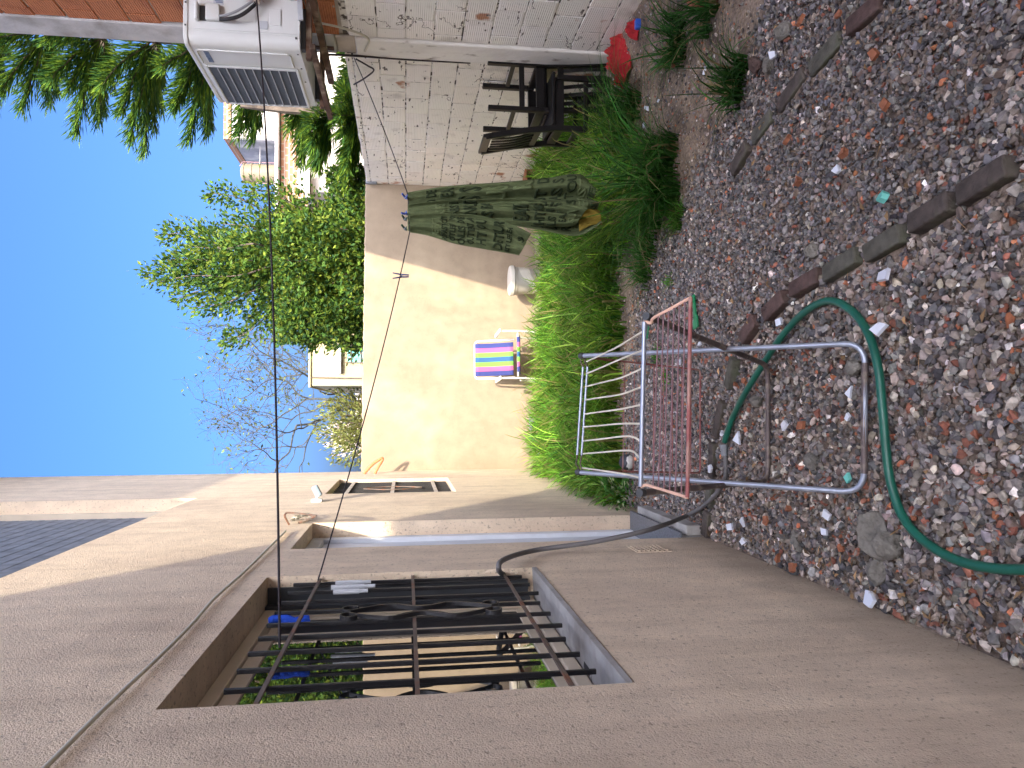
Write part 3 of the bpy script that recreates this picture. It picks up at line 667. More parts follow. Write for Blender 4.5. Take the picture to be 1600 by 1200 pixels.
YT = 4.75
tubething('clothes_line', 'lower sagging clothes line that carries the green printed towel', 'clothes line', sag(wa, wt1, .02, 24) + sag(wt1, wt2, .005, 8)[1:] + sag(wt2, wb, .01, 20)[1:], .0032, MT['rope'])
tubething('cable', 'dark cable hanging down the white pillar from the rusty bracket', 'cable', catmull([gx(500, 85, XR - .06), gx(553, 87, XR - .03), gx(640, 93, XR - .02), gx(735, 98, XR - .015)]), .009, MT['cable_dark'])
tubething('wire_loop', 'bent blue grey wire loop tied to the white brick wall', 'wire', catmull([gx(556, 92, XR - .03), gx(575, 103, XR - .05), gx(584, 110, XR - .06), gx(570, 122, XR - .06), gx(553, 132, XR - .04)], 6), .006, MT['cable_dark'])
tubething('cable_end', 'short pale cable end poking out at the column top', 'cable', catmull([gx(490, 34, XR - .03), gx(540, 45, XR - .04), gx(575, 60, XR - .04), gx(570, 80, XR - .05)]), .008, MT['cable_white'])
tubething('wall_cable', 'thin pale cable running along the house wall above the barred window', 'cable', catmull([gx(446, 830, XL + .012), gx(420, 856, XL + .014), gx(380, 895, XL + .01), gx(335, 935, XL + .014), gx(300, 975, XL + .012), gx(245, 1030, XL + .012), gx(200, 1072, XL + .014), gx(150, 1120, XL + .012), gx(90, 1180, XL + .012), gx(30, 1240, XL + .012)]), .0055, MT['cable_white'])
wbk = thing('wire_bracket', 'bent iron wire bracket with tangled pale wires on the house wall', 'bracket', gx(452, 820, XL))
o0 = wbk.location.copy(); b = MB()
p = [gx(452, 820, XL + .004), gx(444, 806, XL + .06), gx(447, 801, XL + .075), gx(475, 803, XL + .07), gx(495, 806, XL + .085), gx(480, 812, XL + .03), gx(467, 817, XL + .004)]
b.tube([q - o0 for q in fillet(p, .02)], .006, 6); b.build('rod', MT['rust_iron'], wbk)
b = MB()
for k in range(5):
    pts = [Vector((XL + .01, o0.y, o0.z)) + Vector((abs(random.gauss(.015, .012)), random.uniform(0, .35), random.gauss(-.04, .03))) for _ in range(6)]; b.tube([q - o0 for q in catmull(pts, 5)], .0028, 5)
b.build('tangled_wire', MT['cable_white'], wbk)
fl = thing('floodlight', 'small white floodlight tilted outward on the house wall', 'floodlight', gx(495, 784, XL)); f0 = fl.location
b = MB(); b.box((0, -.035, -.04), (.022, .035, .04)); b.bar((.01, 0, 0), (.06, .005, 0), .022, .022); b.build('mount', MT['whiteplastic'], fl, bevel=.004)
rot = Matrix.Rotation(R(-28), 3, 'Y') @ Matrix.Rotation(R(20), 3, 'X')
b = MB(); b.box((.035, -.05, -.014), (.125, .05, .02), rot); hb = b.build('lamp_housing', MT['lightglass'], fl, bevel=.008)
b = MB(); b.box((.04, -.045, -.0175), (.12, .045, -.0145), rot, (.08, 0, .003)); b.build('lens', MT['ac_dark'], hb)
lp = [gx(570, 735, XL + .03), gx(590, 722, XL + .26), gx(598, 716, XL + .30), gx(593, 720, XL + .24), gx(580, 736, XL + .02)]
lp = [Vector((q[0], 8.55, q[2])) for q in [(XL + .0, 0, 2.06), (XL + .10, 0, 1.97), (XL + .165, 0, 1.88), (XL + .16, 0, 1.855), (XL + .08, 0, 1.90), (XL, 0, 1.94)]]
tubething('conduit_loop', 'loop of orange corrugated conduit sticking out of the house near the end wall', 'conduit', catmull(lp, 8), .015, MT['orange'])
# bits hanging on the window grille
bc = thing('blue_cloth', 'bright blue rolled rag tucked behind the window bars', 'cloth', gx(452, 961, XG)); b = MB()
b.tube(catmull([(0, 0, .07), (.006, .004, .03), (-.004, -.003, -.02), (.003, .003, -.07)], 4), [.012, .016, .018, .016, .014, .017, .019, .018, .016, .017, .018, .016, .013], 10); b.build('rag', MT['bluecloth'], bc); bc.location.x = XG - .02
pgp = gx(550, 917, XG + .024)
for k, (dy, dz, ln, lb_) in enumerate(((-.075, 0, .13, 'pale grey marker pen hanging nearest in the window grille'), (0, -.005, .17, 'pale grey marker pen in the middle of three in the window grille'), (.075, .0, .14, 'pale grey marker pen hanging farthest in the window grille'))):
    b = MB(); b.tube([(0, 0, ln / 2), (0, 0, -ln / 4)], .010, 10); b.tube([(0, 0, -ln / 4), (.001, 0, -ln / 2)], .0075, 10); o = b.build('hanging_pen', MT['label_grey']); o.location = pgp + Vector((0, dy, dz)); tag(o, lb_, 'pen', 'pens in the window grille')
sk = thing('square_bracket', 'dark square steel plate with a rolled strip in the lower corner of the barred window', 'bracket', gx(932, 1034, XG - .06)); b = MB()
b.box((-.04, -.05, -.045), (.06, .055, -.038)); b.box((-.04, -.055, -.045), (.06, -.049, .03)); b.build('plate', MT['ac_dark'], sk)
b = MB(); b.tube([(-.02, -.03, .0), (-.02, .035, .0)], .033, 14); b.build('rolled_strip', MT['pipe_black'], sk)

# ------------------------------------------------------------------ towel with printed words and its pegs
tw = thing('towel', 'long dark green towel printed with words, pegged bunched on the lower line', 'towel', gy(640, 333, YT)); t0 = tw.location.copy()
def curve_at(cv, t):
    n = len(cv) - 1; f = min(max(t, 0), 1) * n; i = min(int(f), n - 1); f -= i
    p = [Vector(cv[max(i-1, 0)]), Vector(cv[i]), Vector(cv[i+1]), Vector(cv[min(i+2, n)])]
    return .5 * ((2*p[1]) + (p[2]-p[0])*f + (2*p[0]-5*p[1]+4*p[2]-p[3])*f*f + (3*p[1]-p[0]-3*p[2]+p[3])*f**3)
class Sheet:
    def __init__(s, left, right, y, folds, amp, drop=None):
        s.l = [gy(a, b_, y) - t0 for a, b_ in left]; s.r = [gy(a, b_, y) - t0 for a, b_ in right]; s.folds = folds; s.amp = amp; s.drop = drop
    def at(s, a, t):
        A = curve_at(s.l, t); B = curve_at(s.r, t); p = A.lerp(B, a)
        d = sum(am * math.sin(2 * math.pi * (fr * a + ph + sl_ * t)) for fr, ph, sl_, am in s.folds) * (.35 + .65 * min(1, t * 2.2)) * s.amp
        p.y -= d; p.z += (s.drop(a) if s.drop else 0) * t
        return p
    def mesh(s, name, mts, na=70, ntt=90, rows=()):
        b = MB(); vs = [s.at(i / na, j / ntt) for j in range(ntt + 1) for i in range(na + 1)]; w_ = na + 1
        b.add(vs, [(j*w_+i, j*w_+i+1, (j+1)*w_+i+1, (j+1)*w_+i) for j in range(ntt) for i in range(na)])
        for r_ in rows: b.mi = r_[5]; print_word(s, b, *r_[:5])
        o = b.build(name, mts, tw, smooth=180); sm = o.modifiers.new('thick', 'SOLIDIFY'); sm.thickness = .003; sm.offset = 0; return o
def print_word(sheet, b, txt, a0, tt, size, sp):
    cu = bpy.data.curves.new('words', 'FONT'); cu.body = txt; cu.size = 1; cu.resolution_u = 2; cu.offset = .028
    ob = bpy.data.objects.new('words', cu); C.objects.link(ob); dg = bpy.context.evaluated_depsgraph_get(); ev_ = ob.evaluated_get(dg); me = ev_.to_mesh()
    bm = bmesh.new(); bm.from_mesh(me); ev_.to_mesh_clear(); bmesh.ops.triangulate(bm, faces=bm.faces[:]); bmesh.ops.subdivide_edges(bm, edges=[e_ for e_ in bm.edges if e_.calc_length() > .25], cuts=2)
    bm.verts.index_update(); V = []
    for v in bm.verts:
        a = min(max(a0 + v.co.x * size * sp, .012), .988); t = tt - v.co.y * size
        p = sheet.at(a, t); q = sheet.at(min(a + .01, 1), t); r2 = sheet.at(a, min(t + .01, 1)); nn = (q - p).cross(r2 - p).normalized()
        V.append(p + (nn if nn.y < 0 else -nn) * .0045)
    b.add(V, [[v.index for v in f.verts] for f in bm.faces]); bm.free(); bpy.data.objects.remove(ob); bpy.data.curves.remove(cu)
def text_rows(sd, width, t0_, t1_, fixed=()):
    """rows of the words that can be read on the towel, set line after line across a fold"""
    r = random.Random(sd); W_ = ['LIS', 'UR', 'HIT', 'ENT', 'ME', 'EAST', 'FAST', 'ON', 'DETOUR', 'SO', 'DS', 'US', 'OUT', 'ILLY', 'OR', 'LEFT', 'RS', 'SU', 'TOUR', 'GO', 'EAS', 'AS']; out = []; t = t0_
    fx = list(fixed)
    while t < t1_:
        size = r.choice([.06, .08, .10, .12, .075]); t += size * .80; ink = r.choice([1, 1, 2, 1])
        hit = [f for f in fx if f[1] < t]
        if hit:
            f = hit[0]; fx.remove(f); size = f[2]; t += size * .5; out.append((f[0], f[3], t, size, width, 1)); t += .02; continue
        a = r.uniform(.02, .12)
        while a < .9:
            w_ = r.choice(W_); ln = len(w_) * .62 * size * width
            if a + ln > .99:
                w_ = w_[:max(1, int((.99 - a) / (.62 * size * width)))]; ln = len(w_) * .62 * size * width
                if a + ln > 1: break
            out.append((w_, a, t, size, width, ink)); a += ln + .05
        t += .012
    return out
MT['towel'] = mat('green_towel', (.10, .125, .058), .95, var=.22, vscale=18, bump=.5, bscale=300, spec=.1)
MT['towel_ink'] = mat('towel_print', (.030, .042, .021), .95, spec=.1)
MT['towel_ink2'] = mat('towel_print_pale', (.12, .15, .07), .95, spec=.1)
MT['ochre'] = mat('ochre_lining', (.22, .155, .02), .9, var=.25, bump=.4)
back = Sheet([(637, 362), (700, 352), (770, 352), (840, 362), (900, 371), (938, 350)], [(637, 303), (700, 294), (780, 288), (850, 280), (905, 272), (926, 290)], YT + .06, [(2.3, .1, .12, .045), (3.7, .5, -.2, .022), (1, .3, .3, .03), (7, .2, .9, .005)], 1.0)
flap = Sheet([(641, 364), (670, 369), (710, 380), (750, 387), (790, 394), (812, 398)], [(640, 336), (670, 334), (710, 334), (750, 338), (795, 350), (829, 366)], YT - .045, [(1.6, .35, .25, .03), (3.1, .1, -.6, .014), (5.2, .2, 1.2, .007)], 1.0)
front = Sheet([(640, 352), (690, 345), (760, 345), (830, 350), (880, 352), (900, 350)], [(638, 320), (690, 314), (760, 312), (830, 312), (880, 318), (918, 325)], YT - .0, [(1.4, .6, .2, .034), (2.9, .2, -.3, .016), (6, .1, .8, .004)], 1.0)
TI = [MT['towel'], MT['towel_ink'], MT['towel_ink2']]
back.mesh('back_fold', TI, rows=text_rows(2, 2.1, .10, .93)); front.mesh('middle_fold', TI, rows=text_rows(5, 3.4, .16, .90, [('EAST', .52, .10, .1)])); flap.mesh('front_fold', TI, rows=text_rows(8, 2.3, .22, .97, [('DETOUR', .68, .10, .08), ('SO', .86, .10, .5)]))
hem = Sheet([(905, 362), (925, 352), (941, 352)], [(903, 320), (920, 318), (938, 330)], YT + .05, [(1.5, .1, .2, .01)], 1); hem.mesh('lining', MT['ochre'], 20, 12)
def peg(label, mt, p, tilt, ln=.075, roll=0, rz=0):
    o = thing('clothes_peg', label, 'clothes peg', p, 0, 'pegs on the lower clothes line'); o.rotation_euler = (tilt, roll, rz)
    for sgn in (-1, 1):
        b = MB(); b.add([(-.006, sgn*.002, -.35*ln), (.006, sgn*.002, -.35*ln), (.006, sgn*.003, .1*ln), (-.006, sgn*.003, .1*ln), (-.006, sgn*.014, .65*ln), (.006, sgn*.014, .65*ln),
                        (-.006, sgn*.009, -.35*ln), (.006, sgn*.009, -.35*ln), (.006, sgn*.011, .1*ln), (-.006, sgn*.011, .1*ln), (-.006, sgn*.019, .65*ln), (.006, sgn*.019, .65*ln)],
                       [(0,1,2,3),(3,2,5,4),(7,6,9,8),(8,9,10,11),(0,6,7,1),(4,5,11,10),(0,3,9,6),(3,4,10,9),(1,7,8,2),(2,8,11,5)]); b.build('jaw', mt, o, bevel=.001)
    b = MB(); b.tube([(-.007, 0, .1*ln), (.007, 0, .1*ln)], .005, 8); b.build('spring', MT['steel'], o)
peg('blue clothes peg at the right end of the green towel', MT['bluep'], gy(634, 308, 4.76), R(80), roll=R(20))
peg('blue clothes peg beside the green pegs on the towel', MT['bluep'], gy(634, 334, 4.73), R(75), roll=R(-15))
peg('upper dark green clothes peg next to the blue one on the towel', MT['greenp'], gy(633, 342, 4.70), R(85), roll=R(25))
peg('dark green clothes peg at the left end of the green towel', MT['greenp'], gy(633, 357, 4.70), R(80), roll=R(28))
dl_ = wa.lerp(wt1, .83); pp = gy(630, 431, dl_.y); peg('navy clothes peg alone on the line left of the towel', MT['navy'], pp, R(0), .095, 0, R(90))

# ------------------------------------------------------------------ paint bucket and striped beach chair by the end wall
bu = thing('paint_bucket', 'white plastic paint bucket with curved pale label standing against the end wall', 'bucket', (1.515, 8.60, .066)); bu.rotation_euler = (0, 0, R(-70))
b = MB(); b.lathe([(.0, 0), (.135, 0), (.140, .012), (.158, .27), (.165, .275), (.166, .30), (.160, .302)], seg=40); b.build('body', MT['bucket'], bu)
b = MB(); b.lathe([(.0, .352), (.158, .352), (.172, .345), (.176, .325), (.176, .306), (.166, .303)], seg=40); b.build('lid', MT['bucket_label'], bu)
vs = []; fs = []
for i in range(25):
    a = R(-95 + 150 * i / 24); tt = i / 24; s_ = 1 / (1 + math.exp(-(tt - .45) * 11)); zl = .03 + .10 * s_; zh = .09 + .165 * s_
    for z_ in (zl, zh): rr_ = .1415 + (z_ / .27) * .018 + .0015; vs.append((rr_ * math.cos(a), rr_ * math.sin(a), z_))
fs = [(2*i, 2*i+2, 2*i+3, 2*i+1) for i in range(24)]
b = MB(); b.add(vs, fs); b.build('wave_label', MT['bucket_label'], bu)

def stripemat():
    M = bpy.data.materials.new('striped_fabric'); M.use_nodes = True; n = M.node_tree.nodes; l = M.node_tree.links
    tc = n.new('ShaderNodeTexCoord'); sx = n.new('ShaderNodeSeparateXYZ'); l.new(tc.outputs['Object'], sx.inputs[0])
    mr = n.new('ShaderNodeMapRange'); mr.inputs[1].default_value = -.185; mr.inputs[2].default_value = .185; l.new(sx.outputs[0], mr.inputs[0])
    cr = n.new('ShaderNodeValToRGB'); cr.color_ramp.interpolation = 'CONSTANT'; l.new(mr.outputs[0], cr.inputs[0])
    cols = [(.04,.055,.22), (.42,.10,.24), (.14,.38,.05), (.015,.08,.20), (.14,.38,.05), (.42,.10,.24), (.04,.055,.22)]
    e = cr.color_ramp.elements; e[0].position = 0; e[0].color = (*cols[0], 1); e[1].position = 1 / 7; e[1].color = (*cols[1], 1)
    for k in range(2, 7): x = e.new(k / 7); x.color = (*cols[k], 1)
    l.new(cr.outputs[0], n['Principled BSDF'].inputs['Base Color']); n['Principled BSDF'].inputs['Roughness'].default_value = .8; return M
MT['stripe'] = stripemat()
bch = thing('beach_chair', 'low folding beach chair with pink, green and blue striped fabric by the end wall', 'chair', (.60, 8.36, .02), R(3))
def bt(name, pts, r=.011, mt='chairframe', fil=.04): b = MB(); b.tube(fillet(pts, fil), r, 8); return b.build(name, MT[mt], bch)
bt('back_frame', [(-.215, .02, .37), (-.215, .20, .80), (.215, .20, .80), (.215, .02, .37)], fil=.05)
b = MB(); vs = []
for j in range(9):
    t = j / 8; bow = .025 * math.sin(math.pi * t)
    for i in range(2): vs.append(((-.185, .185)[i], .03 + .17 * t + bow - .012, .385 + .415 * t))
b.add(vs, [(2*j, 2*j+1, 2*j+3, 2*j+2) for j in range(8)]); o = b.build('back_fabric', MT['stripe'], bch); sm = o.modifiers.new('t', 'SOLIDIFY'); sm.thickness = .006
bt('seat_frame', [(-.23, .05, .30), (-.23, -.34, .385), (.23, -.34, .385), (.23, .05, .30)], fil=.03)
b = MB(); b.add([(-.19, .04, .305), (.19, .04, .305), (.19, -.16, .33), (-.19, -.16, .33), (.19, -.35, .392), (-.19, -.35, .392), (.19, -.356, .365), (-.19, -.356, .365)], [(0, 1, 2, 3), (3, 2, 4, 5), (5, 4, 6, 7)]); o = b.build('seat_fabric', MT['stripe'], bch); sm = o.modifiers.new('t', 'SOLIDIFY'); sm.thickness = .006
for s_ in (-1, 1):
    bt('leg', [(s_*.24, .06, .30), (s_*.25, .22, .01), (s_*.25, -.02, .006), (s_*.25, -.30, .30)], fil=.05)
    bt('leg', [(s_*.255, -.33, .565), (s_*.255, -.34, .38), (s_*.255, -.20, .015)], fil=.02)
    b = MB(); b.box((s_*.255 - .022, -.36, .565), (s_*.255 + .022, .06, .588)); b.build('armrest', MT['chairframe'], bch, bevel=.008)
bt('stretcher', [(-.25, -.2, .02), (.25, -.2, .02)])

# ------------------------------------------------------------------ two black wooden chairs, one upside down on the other
def wooden_chair(label, group):
    t = thing('wooden_chair', label, 'chair', (0, 0, 0), 0, group); W, Dp, SH, BH = .40, .42, .44, .96
    def add(name, fn, **k): b = MB(); fn(b); return b.build(name, MT['darkwood'], t, smooth=0, bevel=.004)
    for sx in (-1, 1):
        add('leg', lambda b: b.bar((sx*(W/2-.02), -Dp/2+.02, 0), (sx*(W/2-.02), -Dp/2+.02, SH-.02), .038, .038))
        def rear(b):
            pts = [(sx*(W/2-.02), Dp/2-.02, 0), (sx*(W/2-.02), Dp/2-.02, SH), (sx*(W/2-.02), Dp/2+.015, .70), (sx*(W/2-.02), Dp/2+.07, BH)]
            b.strip(pts, .034, .042, (1, 0, 0))
        add('leg', rear)
        add('stretcher', lambda b: b.bar((sx*(W/2-.02), -Dp/2+.04, .20), (sx*(W/2-.02), Dp/2-.04, .20), .02, .034))
    add('seat', lambda b: b.box((-W/2-.01, -Dp/2-.015, SH), (W/2+.01, Dp/2-.045, SH+.022)))
    def apron(b):
        b.box((-W/2+.042, -Dp/2+.005, SH-.07), (W/2-.042, -Dp/2+.03, SH-.002)); b.box((-W/2+.042, Dp/2-.032, SH-.07), (W/2-.042, Dp/2-.008, SH-.002))
        for sx in (-1, 1): b.box((sx*(W/2-.02)-.011, -Dp/2+.042, SH-.07), (sx*(W/2-.02)+.011, Dp/2-.042, SH-.002))
    add('apron', apron)
    add('stretcher', lambda b: b.bar((-W/2+.04, Dp/2-.02, .26), (W/2-.04, Dp/2-.02, .26), .02, .04))
    add('top_rail', lambda b: b.bar((-W/2, Dp/2+.066, BH-.012), (W/2, Dp/2+.066, BH-.012), .026, .06))
    add('lower_rail', lambda b: b.bar((-W/2+.036, Dp/2+.0, .56), (W/2-.036, Dp/2+.0, .56), .022, .045))
    for k in range(5):
        xx = -W/2 + .07 + k * (W - .14) / 4
        add('back_slat', lambda b: b.strip([(xx, Dp/2 + .002 + .064 * q ** 1.3 + .02 * math.sin(math.pi * q), .575 + (BH - .06 - .57) * q) for q in np.linspace(0, 1, 8)], .030, .012, (1, 0, 0)))
    return t
ca = wooden_chair('black wooden slat back chair standing upright beside the white brick wall', 'black wooden chairs')
cb_ = copy_tree(ca); cb_['label'] = 'black wooden chair turned upside down on the seat of the other chair'
ca.location = (2.32, 5.66, .055); ca.rotation_euler = (0, 0, R(88))
cb_.matrix_world = Matrix.Translation((2.47, 5.80, .055 + .466 + .462)) @ Matrix.Rotation(R(3), 4, 'Z') @ Matrix.Rotation(math.pi, 4, 'Y') @ Matrix.Rotation(math.pi, 4, 'Z')
# red cloth, blue scrap, bare hollow brick
from mathutils import noise as mno2
def crumple(name, label, cat, c0, sx, sy, h, rz, mt, sd):
    b = MB(); n = 46; off = Vector((sd * 5.1, sd, 0)); vs = []
    for j in range(n + 1):
        for i in range(n + 1):
            u = i / n - .5; v = j / n - .5; ed_ = 1 - (2 * max(abs(u), abs(v))) ** 3; q = Vector((u * 3.2, v * 3.2, 0)) + off
            rdg = 1 - abs(mno2.noise(q * 1.2)) * 2.2; rd2 = 1 - abs(mno2.noise(q * 2.7 + off)) * 2
            vs.append((u * sx + .12 * sx * mno2.noise(q + Vector((9, 0, 0))), v * sy + .16 * sy * mno2.noise(q + Vector((0, 9, 0))), max(.004, h * (.25 + .75 * ed_) * (.55 * max(rdg, 0) + .45 * max(rd2, 0)) * (.4 + .6 * ed_))))
    w_ = n + 1; b.add(vs, [(j*w_+i, j*w_+i+1, (j+1)*w_+i+1, (j+1)*w_+i) for j in range(n) for i in range(n)])
    o = b.build(name, mt, smooth=180); o.location = c0; o.rotation_euler = (0, 0, rz); sm = o.modifiers.new('t', 'SOLIDIFY'); sm.thickness = .004; return tag(o, label, cat)
crumple('red_cloth', 'crumpled red cloth lying on the soil at the foot of the black chairs', 'cloth', gz(975, 92, .06) , .42, .24, .15, R(20), MT['red'], 3)
crumple('red_cloth_scrap', 'small separate scrap of red cloth beside the white brick wall', 'cloth', gz(994, 46, .07), .16, .12, .08, R(50), MT['red'], 5)
b = MB(); b.box((-.03, -.02, -.015), (.03, .02, .02)); o = b.build('blue_scrap', MT['bluep'], bevel=.006); o.location = gz(997, 38, .13); tag(o, 'small blue plastic scrap beside the red cloth', 'scrap')
hb_ = thing('hollow_brick', 'bare orange hollow brick leaning on the white wall behind the grass', 'brick', (2.50, 8.0, .0), R(20)); b = MB()
for (x0, x1, z0_, z1_) in ((-.09, .09, 0, .02), (-.09, .09, .31, .33), (-.09, -.07, .02, .31), (.07, .09, .02, .31), (-.07, .07, .11, .125), (-.07, .07, .205, .22)): b.box((x0, -.09, z0_), (x1, .09, z1_))
b.build('shell', MT['clay'], hb_, smooth=0, bevel=.003); b = MB(); b.box((-.07, -.03, .021), (.07, .08, .309)); b.build('cavity', MT['edging_red'], hb_)
b = MB(); b.box((-.09, -.05, 0), (.09, .05, .21), Matrix.Rotation(R(14), 3, 'X')); o = b.build('plaster_chunk', MT['pinkclay'], bevel=.02); o.location = (2.42, 8.3, .01); tag(o, 'pink plaster chunk beside the orange hollow brick', 'rubble')
# stacked grey ridged tiles by the end wall
for k, (px, pz, hh, lb_) in enumerate(((-.30, .0, .20, 'taller stack piece of grey ridged roof tile leaning at the end wall'), (-.47, .0, .16, 'lower grey ridged roof tile stack in the corner by the house'))):
    b = MB()
    for i in range(12): b.box((-.14 + i * .024, -.05, 0), (-.14 + i * .024 + .017, .05, hh)); 
    b.box((-.14, -.04, 0), (.145, .04, hh - .012)); o = b.build('roof_tile', MT['slate'], smooth=0, bevel=.002); o.location = (px + .1, 8.42 - .24 * k, .02); o.rotation_euler = (R(-8), 0, R(4)); tag(o, lb_, 'roof tile')

# ------------------------------------------------------------------ folding clothes drying rack
dr = thing('drying_rack', 'rusty folding clothes drying rack with bent white rails standing on the gravel', 'drying rack', (.18, 2.9, 0)); od = Vector((.18, 2.9, 0))
def dp(mb, name, mt, parent=dr, **k):
    mb.v = [tuple(Vector(q) - od) for q in mb.v]; r = mb.split(name, mt, parent, smooth=60, **k); return r[0] if len(r) == 1 else r
YT1 = 3.36; YN = 2.39
l1a = gy(909, 556, YT1); l1b = gy(904, 738, YT1); b1a = gz(1352, 536, .03); b1b = gz(1350, 770, .03)
b = MB(); b.tube(fillet([l1a, b1a, b1b, l1b], .075, 8), .0105, 10); dp(b, 'leg_frame', MT['steel'])
b = MB(); b.tube([b1a.lerp(b1b, .13), b1a.lerp(b1b, .4) + Vector((0, .002, 0)), b1a.lerp(b1b, .87)], .0118, 10); dp(b, 'foot_bar', MT['darktube'])
n1a = gy(1012, 495, YN); n1b = gy(1002, 770, YN); b2a = gz(1200, 571, .03); b2b = gz(1200, 752, .03)
b = MB(); b.tube(fillet([n1a, b2a, b2b, n1b], .07, 8), .011, 10); dp(b, 'leg_frame', MT['darktube'])
b = MB()
for e_, f_ in ((n1a, b2a), (n1b, b2b), (l1a, b1a), (l1b, b1b)):
    d_ = (e_ - f_).normalized(); b.tube([e_ - d_ * .012, e_ + d_ * .012], .0135, 10)
dp(b, 'end_cap', MT['ac_dark'])
f1 = gy(918, 573, YT1); f2 = gy(909, 711, YT1); up_ = Vector((0, .004, .02))
b = MB(); b.tube([f1, f2], .0055, 8); b.tube([f1 + up_, f2 + up_], .0055, 8); dp(b, 'far_rail', MT['steel'])
b = MB()
for (p, q) in ((f1, l1a), (f2, l1b)):
    for dz in (0, .02): b.tube([p + Vector((0, 0, dz)), p.lerp(q, .5) + Vector((0, 0, dz)), q - Vector((0, 0, .02 - dz * .5))], .004, 6)
dp(b, 'rail_hanger', MT['rust_iron'])
q1 = gy(1007, 503, YN - .01); q2 = gy(1001, 760, YN - .01)
b = MB(); b.tube([q1, q2], .0075, 10); dp(b, 'near_rail', MT['steel'])
FY = [565, 584, 604, 625, 647, 667, 689, 709, 731]; NY = [517, 547, 575, 604, 632, 662, 691, 719, 747]
MX = [(962, 541, .0), (963, 562, .0), (966, 590, 0), (966, 616, 0), (966, 639, 0), (966, 662, 0), (968, 682, .02), (970, 704, .025), (972, 741, .0)]
for k in range(9):
    p = gy(917 - k * .9, FY[k], YT1); q = gy(1006 - k * .6, NY[k], YN - .01); mm = gy(MX[k][0], MX[k][1], (YT1 + YN) / 2 - .06)
    m2_ = None
    pts = [p, p.lerp(mm, .5) - Vector((0, 0, .008)), mm - Vector((0, 0, .012))]
    if k in (6, 7): e_ = gy(990, NY[k] - (8 if k == 6 else 13), YN + .12); pts += [e_]
    pts.append(q); b = MB(); b.tube(catmull(pts, 8), .0036, 6); dp(b, 'rail_wire', MT['whitewire'])
# near wing
w1 = gy(1079, 465, 2.17); w2_ = gy(1074, 777, 2.17)
b = MB(); b.tube([w1, w2_], .0065, 8); wing = dp(b, 'wing_bar', MT['redwire'])
b = MB(); b.tube(catmull([q1 + Vector((0, 0, -.005)), gy(1018, 504, YN - .03), gy(1021, 497, YN - .05), w1.lerp(gy(1021, 497, YN - .05), .5), w1], 6), .005, 6); b.tube(catmull([q2 + Vector((0, .0, 0)), gy(1010, 758, YN - .02), gy(1018, 760, YN - .05), w2_], 6), .005, 6); b.v = [tuple(Vector(q) - od) for q in b.v]; b.split('wing_arm', MT['peach'], wing)
s1 = gy(1021, 497, YN - .05); s2 = gy(1012, 758, YN - .03)
for k in range(1, 7):
    t = k / 7; b = MB(); b.tube([s1.lerp(w1, t), s2.lerp(w2_, t)], .0024, 5); b.v = [tuple(Vector(q) - od) for q in b.v]; b.build('wing_wire', MT['bluewire'], wing)
# far wing hanging down
h1 = gy(930, 560, YT1 + .01); h2 = gy(926, 736, YT1 + .01); g1 = gy(1094, 578, 3.66); g2_ = gy(1094, 739, 3.66)
b = MB(); b.tube(fillet([h1, g1, g2_, h2], .02), .0042, 8); wf = dp(b, 'hanging_wing', MT['redwire'])
for k in range(9):
    t = .26 + .092 * k; b = MB(); b.tube([h1.lerp(g1, t), h2.lerp(g2_, t)], .0022, 5); b.v = [tuple(Vector(q) - od) for q in b.v]; b.build('wing_wire', MT['redwire'], wf)
b = MB(); b.tube([h1.lerp(g1, .0), h1.lerp(g1, .22)], .006, 8); b.tube([h2.lerp(g2_, .0), h2.lerp(g2_, .25)], .006, 8); dp(b, 'rusted_arm', MT['rust'])

# ------------------------------------------------------------------ hoses
def onz(pts, z=.03): return [gz(a, c_, z if len(q) == 0 else q[0]) for a, c_, *q in pts]
tubething('garden_hose', 'dark green garden hose looping over the gravel beside the drying rack', 'hose', catmull([gz(x_, y_, z_) for x_, y_, z_ in ((1132, 690, .04), (1146, 650, .04), (1168, 608, .05), (1192, 570, .045), (1222, 525, .04), (1258, 487, .04), (1295, 470, .04), (1330, 485, .04), (1357, 522, .04), (1372, 575, .045), (1379, 640, .05), (1384, 700, .045), (1392, 755, .04), (1412, 810, .04), (1450, 850, .04), (1510, 880, .04), (1600, 890, .04), (1700, 870, .04))], 8), .0145, MT['hose'], 12)
tubething('grey_hose', 'thin grey hose hanging from the barred window down to the green hose', 'hose', catmull([gx(800, 905, XL - .12), gx(786, 898, XL - .03), gx(779, 888, XL + .03), gx(788, 874, XL + .05), (gx(835, 860, XL + .03)), gx(920, 848, XL + .06), gx(990, 834, XL + .10), gx(1035, 821, XL + .12), gz(1072, 806, .04), gz(1100, 790, .03), gz(1124, 765, .03), gz(1134, 742, .035), gz(1133, 712, .04), gz(1131, 702, .04)], 8), .0115, MT['ghose'], 10)
p = gz(1131, 698, .045); q = gz(1132, 712, .045); b = MB(); b.tube([p - q, Vector((0, 0, 0))], .017, 10); b.tube([(p - q) * 1.2, (p - q) * .8], .020, 10); o = b.build('hose_connector', MT['slate']); o.location = q; tag(o, 'grey hose connector joining the grey hose to the green hose', 'connector')

